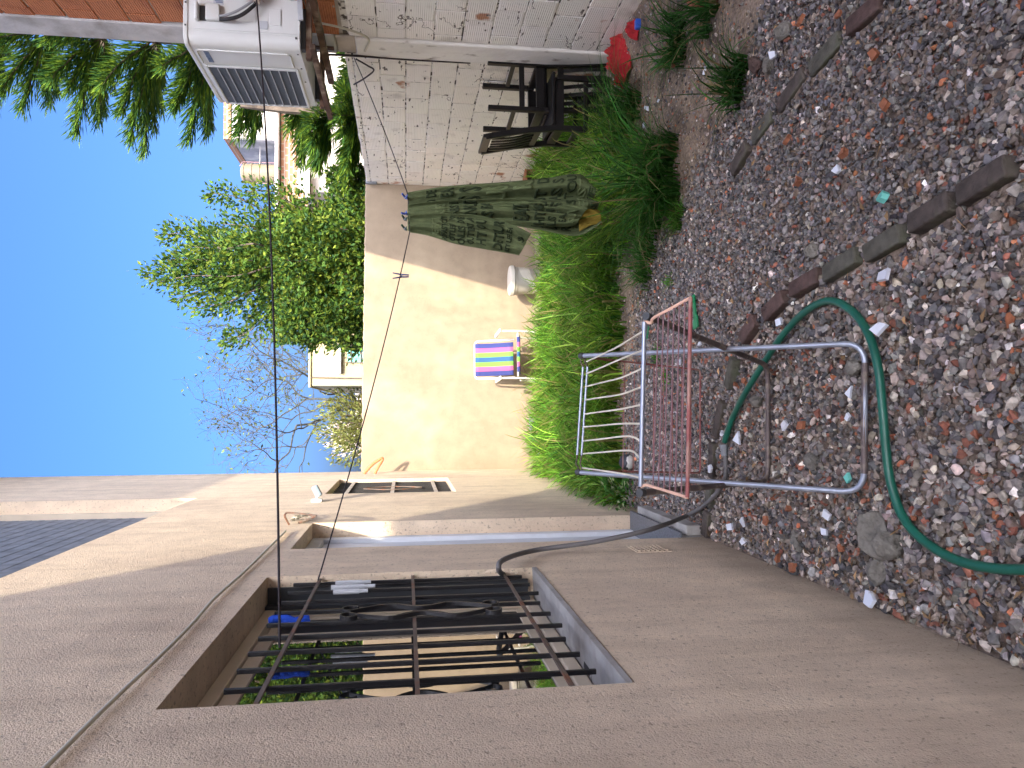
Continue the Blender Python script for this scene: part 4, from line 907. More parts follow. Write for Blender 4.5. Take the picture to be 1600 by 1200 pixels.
# ------------------------------------------------------------------ edging bricks half buried in the gravel
EB = []
def edging(p, q, mt, label, grp, lift=.02, wd=.065):
    lift += .012
    a = gz(p[0], p[1], lift); c_ = gz(q[0], q[1], lift); d_ = c_ - a; ln = math.hypot(d_.x, d_.y); o = None
    b = MB(); rr = random.Random(int(p[0] * 7 + p[1])); nx = 8
    vs = []; 
    EB.append(((a.x + c_.x) / 2, (a.y + c_.y) / 2, math.atan2(d_.y, d_.x), ln))
    b.box((-ln / 2, -wd / 2, -.10), (ln / 2, wd / 2, lift + .0))
    o = b.build('edging_brick', mt, smooth=0, bevel=.008); o.location = ((a.x + c_.x) / 2, (a.y + c_.y) / 2, 0); o.rotation_euler = (R(rr.uniform(-7, 7)), R(rr.uniform(-3, 3)), math.atan2(d_.y, d_.x))
    tag(o, label, 'edging brick', grp)
E1 = [((1098, 838), (1101, 800), 'edging'), ((1102, 790), (1107, 757), 'edging_grey'), ((1108, 748), (1111, 692), 'edging'), ((1114, 682), (1125, 628), 'edging'), ((1133, 606), (1142, 560), 'edging_grey'), ((1155, 530), (1174, 498), 'edging_red'),
      ((1190, 492), (1218, 462), 'edging_red'), ((1232, 455), (1272, 430), 'edging_red'), ((1284, 430), (1332, 398), 'edging_grey'), ((1346, 396), (1402, 362), 'edging_grey'), ((1416, 352), (1476, 314), 'edging'), ((1490, 306), (1570, 258), 'edging')]
words = ['first', 'second', 'third', 'fourth', 'fifth', 'sixth', 'seventh', 'eighth', 'ninth', 'tenth', 'eleventh', 'twelfth']
desc = {'edging': 'dark brown', 'edging_grey': 'mossy grey', 'edging_red': 'reddish brown'}
for k, (p, q, mt_) in enumerate(E1):
    edging(p, q, MT[mt_], '%s edging brick, %s from the doorstep beside the drying rack' % (desc[mt_], words[k]), 'edging bricks in the row by the drying rack', .03 if k > 3 else .02)
E2 = [((1140, 268), (1164, 226), 'edging'), ((1172, 218), (1204, 178), 'edging_grey'), ((1214, 168), (1252, 112), 'edging'), ((1262, 110), (1308, 58), 'edging_grey'), ((1320, 44), (1370, 0), 'edging_red'), ((1384, -12), (1440, -62), 'edging')]
for k, (p, q, mt_) in enumerate(E2):
    edging(p, q, MT[mt_], '%s edging brick, %s from the far end of the right side row' % (desc[mt_], words[k]), 'edging bricks in the right side row', .022 if k > 3 else .008)

# ------------------------------------------------------------------ tile shards, clay pieces, rocks, small litter
def hull(npts, sc_, sd):
    rr = np.random.default_rng(sd); p = unit(rr.normal(size=(npts, 3))) * rr.uniform(.75, 1, (npts, 1)) * np.array(sc_)
    bm = bmesh.new(); [bm.verts.new(q) for q in p]; r_ = bmesh.ops.convex_hull(bm, input=bm.verts[:]); bmesh.ops.delete(bm, geom=[g for g in r_['geom_interior'] if isinstance(g, bmesh.types.BMVert)], context='VERTS'); bm.verts.ensure_lookup_table(); bm.verts.index_update()
    V = np.array([v.co[:] for v in bm.verts]); Fc = [[v.index for v in f.verts] for f in bm.faces]; bm.free(); return V, Fc
def shard(x_, y_, s_, label, mt='tile', grp='broken white tile shards', tri=4, th=.006, sd=0):
    rr = random.Random(int(x_ * 3 + y_) + sd); b = MB(); n_ = tri; pts = []
    for k in range(n_): a = 2 * math.pi * (k + rr.uniform(-.25, .25)) / n_; pts.append((s_ * rr.uniform(.65, 1) * math.cos(a), s_ * rr.uniform(.45, .8) * math.sin(a)))
    b.add([(x, y, -th) for x, y in pts] + [(x, y, th) for x, y in pts], [tuple(range(n_ - 1, -1, -1)), tuple(range(n_, 2 * n_))] + [(i, (i + 1) % n_, n_ + (i + 1) % n_, n_ + i) for i in range(n_)])
    o = b.build('tile_shard' if mt == 'tile' else 'clay_shard', MT[mt], smooth=0); p = gz(x_, y_, .055 if x_ > 1100 else .04); o.location = p
    f_ = (CAM - p).normalized(); o.rotation_euler = (R(rr.uniform(5, 28)), R(rr.uniform(-18, 18)), rr.uniform(-.6, .6) + R(90 * rr.randint(0, 1))); tag(o, label, 'tile shard' if mt == 'tile' else 'clay shard', grp)
SH = [(1358, 934, .045, 'large five sided white tile shard against the house wall', 5), (1152, 686, .045, 'long pointed white tile shard beside the end of the green hose', 3), (1226, 664, .036, 'white tile shard inside the drying rack base, left of orange clay', 4), (1382, 430, .05, 'white tile shard near the mossy edging bricks', 4), (1374, 513, .045, 'large white tile shard just outside the hose loop', 4),
      (1218, 503, .03, 'slim white tile shard between the edging row and the hose', 4), (1328, 612, .03, 'narrow triangular white shard inside the hose loop', 3), (1160, 815, .032, 'pointed white shard near the house wall by a clay piece', 3), (1141, 823, .033, 'long white shard standing by the house wall', 4), (1160, 845, .028, 'speckled white tile shard at the foot of the house wall', 4),
      (1291, 803, .028, 'small bright white shard left of the big rock', 4), (1288, 832, .026, 'square white shard near the wall end of the rock', 4), (1110, 733, .030, 'rounded white shard leaning on the edging row', 5), (1094, 537, .022, 'small white shard under the silver leg of the rack', 4), (1062, 566, .018, 'tiny white shard seen through the rack wires', 4), (1325, 652, .02, 'tiny white shard near the rack foot', 4),
      (1100, 112, .032, 'white shard beside the grass tuft on the bare soil', 4), (1010, 168, .03, 'white shard alone on the bare soil', 4), (1028, 158, .022, 'pale shard next to the white one on the soil', 4), (1006, 196, .024, 'upright white shard near the tall grass edge', 4), (1208, 85, .03, 'white shard in the upper gravel on the right', 4), (1128, 677, .022, 'white shard touching the fourth edging bricks', 4), (1307, 265, .03, 'white shard in the gravel beyond the mossy edging', 4)]
for k, (a, c_, s_, lb_, tr_) in enumerate(SH): shard(a, c_, s_, lb_, tri=tr_)
shard(1325, 747, .024, 'pale turquoise tile shard by the corner of the rack foot', 'turq', 'coloured shards', 4); shard(1380, 307, .026, 'blue green pebble shaped shard alone in the right gravel', 'turq', 'coloured shards', 6, .012)
CL = [(1252, 664, .035, 'orange clay shard in the middle of the rack base'), (1196, 813, .04, 'long orange clay shard by the house wall'), (1232, 795, .025, 'small orange clay cube by the rack tube'), (1230, 217, .04, 'large orange clay shard in the right gravel'), (1200, 263, .03, 'orange clay shard just right of the edging end'), (1248, 282, .035, 'orange clay shard near the path middle'), (1250, 33, .04, 'orange clay shard by the far right edging'), (1310, 22, .03, 'orange clay shard at the far right edge'), (1318, 240, .04, 'paired orange clay shard in the right gravel'), (1365, 86, .035, 'orange clay shard alone at the right'), (1162, 594, .025, 'small clay shard by the hose and edging'), (1150, 600, .02, 'smaller clay shard beside the fifth edging brick'), (1384, 162, .035, 'clay shard half buried near the lower right'), (1052, 103, .03, 'clay shard on the soil by the grass tuft'), (1215, 870, .035, 'brown clay shard by the house wall'), (1238, 886, .045, 'flat dark clay shard against the house wall')]
for k, (a, c_, s_, lb_) in enumerate(CL): shard(a, c_, s_ * .8, lb_, 'clay', 'orange clay shards', [4, 5, 3][k % 3], [.008, .005, .011][k % 3], k)
from mathutils import noise as mno
def rock(x_, y_, sc_, label, mt='rock', sd=1, z=.03):
    bm = bmesh.new(); bmesh.ops.create_icosphere(bm, subdivisions=4, radius=1); off = Vector((sd * 7.3, sd * 3.1, sd))
    for v in bm.verts:
        d = v.co.normalized(); c_ = d.copy()
        for k in range(7):                            # broken planes
            rr = random.Random(sd * 31 + k); n_ = Vector((rr.gauss(0, 1), rr.gauss(0, 1), rr.gauss(0, 1))).normalized(); h_ = rr.uniform(.55, .85); q = c_.dot(n_)
            if q > h_: c_ -= n_ * (q - h_) * .85
        c_ += d * (.12 * mno.fractal(d * 1.6 + off, 1, 2, 5) + .05 * mno.fractal(d * 6 + off, 1, 2, 3)); v.co = Vector((c_.x * sc_[0], c_.y * sc_[1], c_.z * sc_[2]))
    me = bpy.data.meshes.new('rock'); bm.to_mesh(me); bm.free(); o = link('rock', me, MT[mt]); o.location = gz(x_, y_, z); o.rotation_euler = (0, 0, sd); tag(o, label, 'rock', 'larger rocks in the gravel'); return o
rock(1366, 832, (.075, .095, .06), 'biggest rough grey rock by the house wall side of the gravel', sd=2); rock(1392, 850, (.05, .05, .06), 'dark broken rock right below the biggest rock', sd=3); rock(1270, 722, (.045, .03, .03), 'brown grey rock inside the rack base', sd=4); rock(1180, 628, (.035, .028, .03), 'pale upright rock between hose and rack foot', sd=5); rock(1268, 392, (.032, .028, .03), 'pale beige rock beyond the edging row', sd=6); rock(1180, 100, (.05, .04, .03), 'purple brown rock in the right gravel', 'edging_red', 7); rock(1202, 102, (.03, .04, .03), 'pale pink grey rock beside the purple one', sd=8); rock(1372, 893, (.05, .035, .035), 'angular pale block near the five sided tile shard', sd=9); rock(1243, 845, (.05, .016, .02), 'long grey splinter of stone near the house wall', sd=10); rock(1222, 838, (.05, .011, .018), 'thin grey stone sliver near the house wall', sd=11); rock(1334, 573, (.035, .035, .03), 'pale chipped rock beside the curved rack foot', sd=12); rock(1225, 50, (.04, .04, .04), 'grey stone beside the far right edging', sd=13)
bl = gz(980, 722, .05); b = MB(); b.lathe([(.0, -.055), (.035, -.045), (.054, -.015), (.056, .01), (.045, .038), (.02, .052), (0, .055)], seg=24); o = b.build('old_ball', MT['ball']); o.location = bl; o.rotation_euler = (.4, .3, 0); tag(o, 'old dark ball with a pale patch at the edge of the grass', 'ball')
gc = thing('plastic_clip', 'bright green plastic clip lying on the gravel behind the rack wing', 'clip', gz(1085, 480, .035)); b = MB(); b.box((-.014, -.07, -.006), (.014, .07, .006)); b.box((-.004, .07, -.006), (.03, .12, .006)); b.box((-.03, .05, -.006), (-.004, .12, .005)); b.build('body', MT['gclip'], gc, bevel=.003); b = MB(); b.tube([(0, -.03, .006), (0, -.03, .016)], .008, 8); b.build('pin', MT['gclip'], gc); gc.rotation_euler = (0, 0, R(100))
b = MB(); b.box((-.006, -.045, -.004), (.006, .045, .004)); b.box((-.01, .02, -.004), (.01, .04, .006)); o = b.build('plastic_strip', MT['gclip'], bevel=.002); o.location = gz(1012, 520, .03); o.rotation_euler = (0, 0, R(60)); tag(o, 'small green plastic strip on the soil by the rack corner', 'strip')

# ------------------------------------------------------------------ gravel (stuff)
def visible(P, mx=260, my=200):
    d = P - np.array(CAM); z = d @ np.array(fwd); u = 600 + F * (d @ np.array(rgt)) / z; v = 800 - F * (d @ np.array(upv)) / z
    y = 1200 - u; x = v; return (z > .2) & (x > -200) & (x < 1600 + mx) & (y > -my) & (y < 1200 + my)
def scatter(name, P, S, tmpl, col, mt, flat=.6, parent=None):
    n_ = len(P); az = rng.uniform(0, 2*np.pi, n_); tx = rng.normal(0, flat, n_); ty = rng.normal(0, flat, n_)
    ca_, sa_ = np.cos(az), np.sin(az); cx, sx_ = np.cos(tx), np.sin(tx); cy, sy_ = np.cos(ty), np.sin(ty)
    Z_ = np.zeros(n_); O_ = np.ones(n_)
    Rz = np.stack([ca_, -sa_, Z_, sa_, ca_, Z_, Z_, Z_, O_], 1).reshape(-1, 3, 3); Rx = np.stack([O_, Z_, Z_, Z_, cx, -sx_, Z_, sx_, cx], 1).reshape(-1, 3, 3); Ry = np.stack([cy, Z_, sy_, Z_, O_, Z_, -sy_, Z_, cy], 1).reshape(-1, 3, 3)
    M_ = Rz @ Rx @ Ry * S[:, None, None]; which = rng.integers(0, len(tmpl), n_)
    Vs = []; Ls = []; Ss = []; Cs = []; off = 0; lo = 0
    for k, (tv, tf) in enumerate(tmpl):
        ix = np.where(which == k)[0]
        if not len(ix): continue
        vv = np.einsum('nij,vj->nvi', M_[ix], tv) + P[ix][:, None]; nv = len(tv); fl_ = np.array([i for f in tf for i in f]); ln_ = np.array([len(f) for f in tf]); so = np.concatenate([[0], np.cumsum(ln_)[:-1]])
        Vs.append(vv.reshape(-1, 3)); Ls.append((np.arange(len(ix))[:, None] * nv + fl_ + off).ravel()); Ss.append((np.arange(len(ix))[:, None] * len(fl_) + so + lo).ravel()); Cs.append(np.repeat(col[ix], nv, 0)); off += len(ix) * nv; lo += len(ix) * len(fl_)
    return np_mesh(name, np.concatenate(Vs), np.concatenate(Ls), np.concatenate(Ss), mt, parent, np.concatenate(Cs))
TM = [hull(15, (1, .72 + .2 * (k % 3) / 2, .5 + .25 * (k % 4) / 3), 100 + k) for k in range(14)]
PAL = np.array([1.16, 1.08, 1.03]) * np.array([(.118,.120,.128), (.086,.089,.097), (.155,.153,.155), (.20,.195,.19), (.152,.134,.120), (.108,.088,.076), (.24,.215,.19), (.36,.34,.31), (.30,.12,.065), (.20,.085,.06), (.055,.055,.06), (.55,.55,.55)])
def palette(n_, wts): wts = np.array(wts, float); k = rng.choice(len(PAL), n_, p=wts / wts.sum()); return PAL[k] * np.exp(rng.normal(0, .30, (n_, 1))) * (1 + rng.normal(0, .03, (n_, 3)))
WF = [18, 13, 15, 10, 10, 8, 6, 2.6, 1.6, 2.6, 6, .4]; WN = [10, 7, 12, 14, 12, 10, 12, 7.5, 2.0, 5, 6, 1]
e1 = np.array([[gz(*p, 0).x, gz(*p, 0).y] for a_ in E1 for p in a_[:2]]); e1 = e1[np.argsort(e1[:, 0])]
e2 = np.array([[gz(*p, 0).x, gz(*p, 0).y] for a_ in E2 for p in a_[:2]]); e2 = e2[np.argsort(e2[:, 0])]
def zone(X, Y):                                     # true in the near bed of coarser rubble
    return (Y < np.interp(X, e1[:, 0], e1[:, 1]))
dl0 = np.array([[gz(x_, y_, 0).x, gz(x_, y_, 0).y] for x_, y_ in ((975, 780), (985, 640), (1000, 480), (1015, 400), (1060, 330), (1085, 280), (1110, 230), (1150, 170), (1165, 100), (1190, 20), (1230, -60), (1290, -150))])
dl0 = dl0[np.argsort(dl0[:, 0])]
def gravel_edge(X): return np.interp(X, dl0[:, 0], dl0[:, 1])
def bed(n_, lo, hi, zlo, zhi, wts, cond):
    X = rng.uniform(XL + .01, XR - .02, n_); Y = rng.uniform(.9, 6.6, n_); S = np.exp(rng.uniform(np.log(lo), np.log(hi), n_)) / 2
    k = cond(X, Y)
    for ex, ey, ea, el in EB:
        dx, dy = X - ex, Y - ey; al = dx * math.cos(ea) + dy * math.sin(ea); ac_ = -dx * math.sin(ea) + dy * math.cos(ea); k &= ~((np.abs(al) < el / 2 + .01) & (ac_ > -.05) & (ac_ < .034))
    X, Y, S = X[k], Y[k], S[k]; Z = hgt(X, Y) + rng.uniform(zlo, zhi, len(X)); P = np.stack([X, Y, Z], 1); k = visible(P); return P[k], S[k], palette(k.sum(), wts)
sets = [bed(105000, .016, .034, -.004, .012, WF, lambda X, Y: (~zone(X, Y)) & (Y < gravel_edge(X) + rng.normal(0, .12, len(X)))),
        bed(90000, .016, .036, -.004, .012, WN, lambda X, Y: zone(X, Y)),
        bed(30000, .028, .054, .004, .016, WN, lambda X, Y: zone(X, Y) & (rng.random(len(X)) < np.clip((3.6 - Y) / 1.6, .25, 1))),
        bed(9000, .028, .048, .002, .012, WF, lambda X, Y: (~zone(X, Y)) & (Y < gravel_edge(X))),
        bed(16000, .010, .03, -.004, .004, [8, 5, 9, 12, 10, 6, 12, 8, 7, 6, 3, 1.4], lambda X, Y: (Y > gravel_edge(X) - .1))]
GP = np.concatenate([s_[0] for s_ in sets]); GS = np.concatenate([s_[1] for s_ in sets]); GC = np.concatenate([s_[2] for s_ in sets])
o = scatter('gravel', GP, GS, TM, GC, MT['stone'], .45); tag(o, 'mixed grey and reddish gravel covering the yard', 'gravel', kind='stuff'); print('stones', len(GP))
# straw litter on the bare soil
n_ = 9000; X = rng.uniform(.2, XR, n_); Y = rng.uniform(3.2, 6.4, n_); k = (Y > gravel_edge(X) - .25); X, Y = X[k], Y[k]; P = np.stack([X, Y, hgt(X, Y) + rng.uniform(.004, .016, len(X))], 1); a = rng.uniform(0, 2*np.pi, len(X))
D = np.stack([np.cos(a), np.sin(a), rng.normal(0, .12, len(X))], 1); Sd = np.stack([-np.sin(a), np.cos(a), rng.normal(0, .6, len(X))], 1)
o = cards('straw', P, D, Sd, rng.uniform(.02, .07, len(X)), rng.uniform(.0015, .003, len(X)), np.array([.42, .31, .17]) * rng.uniform(.5, 1.3, (len(X), 1)), MT['straw']); tag(o, 'dry straw litter on the bare soil', 'straw', kind='stuff')

n_ = 420; X = rng.uniform(XL + .02, XR - .05, n_); Y = np.where(rng.random(n_) < .5, rng.uniform(1.6, 5.5, n_), rng.uniform(1.6, 3.4, n_)); X = np.where(rng.random(n_) < .3, XL + .02 + np.abs(rng.normal(0, .08, n_)), X); a = rng.uniform(0, 2*np.pi, n_)
P = np.stack([X, Y, hgt(X, Y) + rng.uniform(.022, .034, n_)], 1); D = np.stack([np.cos(a), np.sin(a), rng.normal(0, .25, n_)], 1); tw_ = rng.random(n_) < .55
o = cards('leaf_litter', P, D, np.stack([-np.sin(a), np.cos(a), rng.normal(0, .4, n_)], 1), np.where(tw_, rng.uniform(.04, .10, n_), rng.uniform(.02, .045, n_)), np.where(tw_, rng.uniform(.002, .004, n_), rng.uniform(.010, .02, n_)), np.array([.20, .125, .06]) * np.exp(rng.normal(0, .45, (n_, 1))), MT['straw'], fold=.35); tag(o, 'dead leaves and twigs scattered over the gravel', 'leaf litter', kind='stuff')

# ------------------------------------------------------------------ grass
def gcol(n_, base, dv=.3): return np.array(base) * np.exp(rng.normal(0, dv, (n_, 1))) * (1 + rng.normal(0, .06, (n_, 3)))
near_edge = np.array([[gz(x_, y_, 0).x, gz(x_, y_, 0).y] for x_, y_ in ((1005, 800), (985, 760), (975, 680), (975, 560), (978, 470), (965, 430), (975, 400), (1000, 345), (1030, 300), (1035, 250), (1020, 215), (985, 190), (960, 165), (958, 120))])
near_edge = near_edge[np.argsort(near_edge[:, 0])]
GCOL = 1.55 * np.array([(.058,.16,.014), (.040,.12,.014), (.095,.20,.018), (.028,.09,.016), (.15,.22,.035)])
def bed_grass(nc, per, hlo, hhi, wlo, whi, spread):
    out = []
    CX = rng.uniform(XL + .04, XR - .06, nc); CY = rng.uniform(4.4, 8.78, nc); ed = np.interp(CX, near_edge[:, 0], near_edge[:, 1])
    k = (CY > ed + .10) & ~((CX > 2.22) & (CY < 6.3)) & ~((CY > 8.15) & (CX > 1.0) & (rng.random(nc) < .8)) & ~((CY > 7.75) & (CX > -.05) & (rng.random(nc) < .82)) & ~((CX > 1.6) & (CY > 7.6) & (rng.random(nc) < .6))
    for cx, cy, e in zip(CX[k], CY[k], ed[k]):
        n2 = int(per * rng.uniform(.6, 1.4)); r_ = .05 * np.sqrt(rng.random(n2)) * spread; a = rng.uniform(0, 2*np.pi, n2); X = np.clip(cx + r_ * np.cos(a), XL + .01, XR - .02); Y = np.minimum(cy + r_ * np.sin(a), 8.82)
        lean = rng.uniform(0, 2*np.pi) if cy - e > .5 else -np.pi/2 + rng.normal(0, .6)
        az = np.where(rng.random(n2) < .45, lean + rng.normal(0, .5, n2), a + rng.normal(0, .4, n2))
        H = rng.uniform(hlo, hhi) * rng.uniform(.55, 1.15, n2) * (1 - .4 * np.clip((Y - 8.0) / .7, 0, 1)); cl = (GCOL[rng.integers(0, 5)] * .6 + GCOL[rng.integers(0, 5, n2)] * .4) * np.exp(rng.normal(0, .42, (n2, 1)))
        dry = rng.random(n2) < .09; cl[dry] = (.30, .26, .10)
        out.append((np.stack([X, Y, hgt(X, Y) - .01], 1), H, rng.uniform(wlo, whi, n2), az, rng.uniform(.3, 1.15, n2), cl))
    return [np.concatenate(q) for q in zip(*out)]
arr = [np.concatenate(q) for q in zip(bed_grass(1150, 24, .28, .50, .010, .020, 1.5), bed_grass(1300, 10, .14, .30, .009, .016, 3.2), bed_grass(110, 8, .5, .68, .008, .014, 2.0))]
n_ = 150; xx = rng.uniform(XL + .05, 1.0, n_); yy = rng.uniform(8.0, 8.75, n_)
arr = [np.concatenate([p_, q_]) for p_, q_ in zip(arr, [np.stack([xx, yy, np.zeros(n_)], 1), rng.uniform(.35, .62, n_), rng.uniform(.005, .009, n_), rng.uniform(0, 2*np.pi, n_), rng.uniform(.5, 1.5, n_), np.array([[.17,.20,.06]]) * np.exp(rng.normal(0, .35, (n_, 1)))])]
o = blades('grass', *arr, MT['grass'], seg=5); tag(o, 'bed of tall drooping green grass in front of the end wall', 'grass', kind='stuff'); print('blades', len(arr[0]))
def tuft(x_, y_, rad, n_, h, label, wv=1.0, base=(.025, .085, .016), name='grass_tuft'):
    c_ = gz(x_, y_, .02); r_ = rad * np.sqrt(rng.random(n_)); a = rng.uniform(0, 2*np.pi, n_); P = np.stack([r_ * np.cos(a), r_ * np.sin(a), np.full(n_, -.02)], 1)
    lean = rng.uniform(0, 2*np.pi); az = np.where(rng.random(n_) < .4, lean + rng.normal(0, .7, n_), a + rng.normal(0, .8, n_)); H = h * np.exp(rng.normal(-.35, .42, n_)).clip(.25, 1.5); P[:, :2] += rad * .55 * np.stack([np.cos(np.round(a * 1.3) * 2.1 + lean), np.sin(np.round(a * 1.3) * 1.7 + lean)], 1) * rng.random((n_, 1))
    o = blades(name, P, H, rng.uniform(.006, .015, n_) * wv, az, rng.uniform(.25, 1.35, n_), np.where((rng.random(n_) < .08)[:, None], np.array([[.22, .18, .08]]), gcol(n_, base, .4)), MT['grass']); o.location = c_; return tag(o, label, 'grass tuft', 'separate grass tufts on soil and gravel')
tuft(1152, 132, .09, 190, .27, 'dark grass tuft with long flat blades at the edge of the gravel'); tuft(1060, 70, .12, 240, .26, 'leafy grass tuft on the soil below the red cloth', 1.1); tuft(1108, 15, .10, 160, .26, 'grass tuft beside the orange pot at the right edge'); tuft(1058, 340, .07, 260, .10, 'small bright grass tuft at the gravel edge', .7, (.07, .19, .03)); tuft(1012, 405, .16, 380, .24, 'low grass tuft in front of the tall grass bed', .8, (.036, .12, .018)); tuft(1045, 438, .04, 60, .06, 'tiny grass tuft on the gravel edge', .6, (.07, .19, .03)); tuft(1024, 552, .05, 90, .06, 'tiny grass tuft seen through the rack wires', .6, (.06, .17, .03)); tuft(1040, 590, .05, 90, .05, 'second tiny grass tuft seen through the rack wires', .6, (.06, .17, .03)); tuft(1040, 280, .22, 700, .46, 'big drooping grass tuft at the right end of the bed', 1.1, (.035, .115, .02)); tuft(985, 190, .2, 420, .42, 'long bladed grass tuft in front of the black chairs', 1.1, (.033, .105, .02))
pt = thing('clay_pot', 'orange clay pot lying at the right edge of the soil', 'pot', gz(1090, -8, .06)); b = MB(); b.lathe([(.0, -.08), (.05, -.08), (.08, .07), (.09, .07), (.09, .09), (.075, .09), (.05, -.06), (0, -.06)], seg=24); b.build('pot', MT['clay'], pt); pt.rotation_euler = (R(70), 0, R(40))
# leafy weed with pale patches by the house
n_ = 260; c_ = gz(992, 778, .0); a = rng.uniform(0, 2*np.pi, n_); r_ = .16 * np.sqrt(rng.random(n_)); P = np.stack([r_ * np.cos(a), r_ * np.sin(a), rng.uniform(.02, .22, n_)], 1); D = np.stack([np.cos(a), np.sin(a), rng.uniform(-.2, .9, n_)], 1)
cl = np.where((rng.random(n_) < .25)[:, None], np.array([[.35, .40, .22]]), gcol(n_, (.06, .17, .035)))
wd_ = thing('weed', 'leafy weed with pale speckled leaves at the foot of the house', 'weed', c_); o = cards('foliage', P, D, rng.normal(size=(n_, 3)), rng.uniform(.03, .07, n_), rng.uniform(.012, .025, n_), cl, MT['leaf'], wd_)

# ------------------------------------------------------------------ trees behind the end wall
def limb(b, p, q, r0, r1, wob=.06, n=7, rr=random):
    p = Vector(p); q = Vector(q); ln = (q - p).length; pts = []
    for i in range(n + 1):
        t = i / n; o = Vector((rr.gauss(0, 1), rr.gauss(0, 1), rr.gauss(0, .6))) * wob * ln * math.sin(math.pi * t) * .5; pts.append(p.lerp(q, t) + o + Vector((0, 0, -.0)))
    pts = catmull(pts, 3); m_ = len(pts); b.tube(pts, [r0 + (r1 - r0) * i / (m_ - 1) for i in range(m_)], 6); return pts
# leafy tree with upright shoots
lt = thing('leafy_tree', 'bushy green tree with upright leafy shoots behind the middle of the end wall', 'tree', (2.3, 11.2, 0)); o_ = Vector((2.3, 11.2, 0))
b = MB(); LP = []; LD = []; rr = random.Random(21)
limb(b, (0, 0, 0), (0, 0, 1.5), .10, .08, .02, rr=rr)
tips = [(218, 431, .1), (245, 368, .3), (262, 405, -.3), (268, 470, .2), (250, 440, -.4), (300, 385, -.5), (322, 302, .2), (345, 533, .0), (300, 480, -.3), (330, 450, .4), (345, 350, -.2), (360, 410, -.5), (380, 500, -.2), (405, 470, .4), (410, 340, .5), (385, 300, -.1), (420, 400, -.6), (430, 520, -.3), (455, 450, -.7), (470, 340, -.5), (480, 540, -.2), (490, 400, -.7), (510, 490, -.6), (520, 350, -.7), (540, 440, -.7), (540, 545, -.4), (545, 300, -.6), (535, 390, .6), (480, 460, .7), (430, 370, .7), (370, 440, .6), (320, 410, .5), (350, 380, .2), (400, 430, .1), (440, 350, .0), (555, 360, -.6), (555, 480, -.6), (555, 420, -.4), (555, 530, -.2), (550, 255, -.2), (520, 420, -.3), (500, 350, .2), (495, 520, .2), (470, 430, -.3), (460, 380, .2), (385, 380, .4), (340, 430, .1), (290, 430, .2), (310, 365, .4), (555, 320, -.2), (555, 300, .3), (540, 500, .1)]
for (x_, y_, dy) in tips:
    tip = gy(x_, y_, 11.2 + dy) - o_; st_ = Vector((tip.x * .25, tip.y * .4, min(1.5 + .25 * rr.random(), tip.z * .6))); pts = limb(b, st_, tip, .028, .005, .10, rr=rr)
    L_ = (tip - st_).length
    for t in np.linspace(.0, 1.0, int(L_ * 105)):
        i = min(int(t * (len(pts) - 1)), len(pts) - 2); c0 = pts[i]; ax = (pts[i + 1] - c0).normalized()
        wd = .20 * (1.15 - t) + .045
        for _ in range(5):
            q = c0 + Vector((rr.gauss(0, wd), rr.gauss(0, wd), rr.gauss(0, wd * .8))); LP.append(q); d = (q - c0).normalized() * .8 + ax * .7 + Vector((rr.gauss(0, .4), rr.gauss(0, .4), rr.gauss(0, .4))); LD.append(d)
for k in range(30000):
    x_ = rr.uniform(430, 600); y_ = rr.uniform(262, 545) if x_ > 512 else rr.uniform(335, 535); q = gy(x_, y_, 11.2 + rr.gauss(0, .55)) - o_
    if math.sin(q.x * 6 + 2) * math.sin(q.z * 7 + q.y * 5) > -.25: LP.append(q); LD.append(Vector((rr.gauss(0, 1), rr.gauss(0, 1), rr.gauss(.3, .8))))
LP = np.array(LP); LD = np.array(LD); n_ = len(LP); print('leaves', n_)
cl = np.array([(.068,.135,.020), (.040,.092,.020), (.095,.16,.02), (.024,.062,.018), (.145,.19,.024)])[rng.integers(0, 5, n_)] * np.exp(rng.normal(0, .18, (n_, 1)))
b.build('trunk', MT['bark'], lt); cards('crown', LP, LD, rng.normal(size=(n_, 3)), rng.uniform(.055, .095, n_), rng.uniform(.032, .05, n_), cl, MT['leaf'], lt)
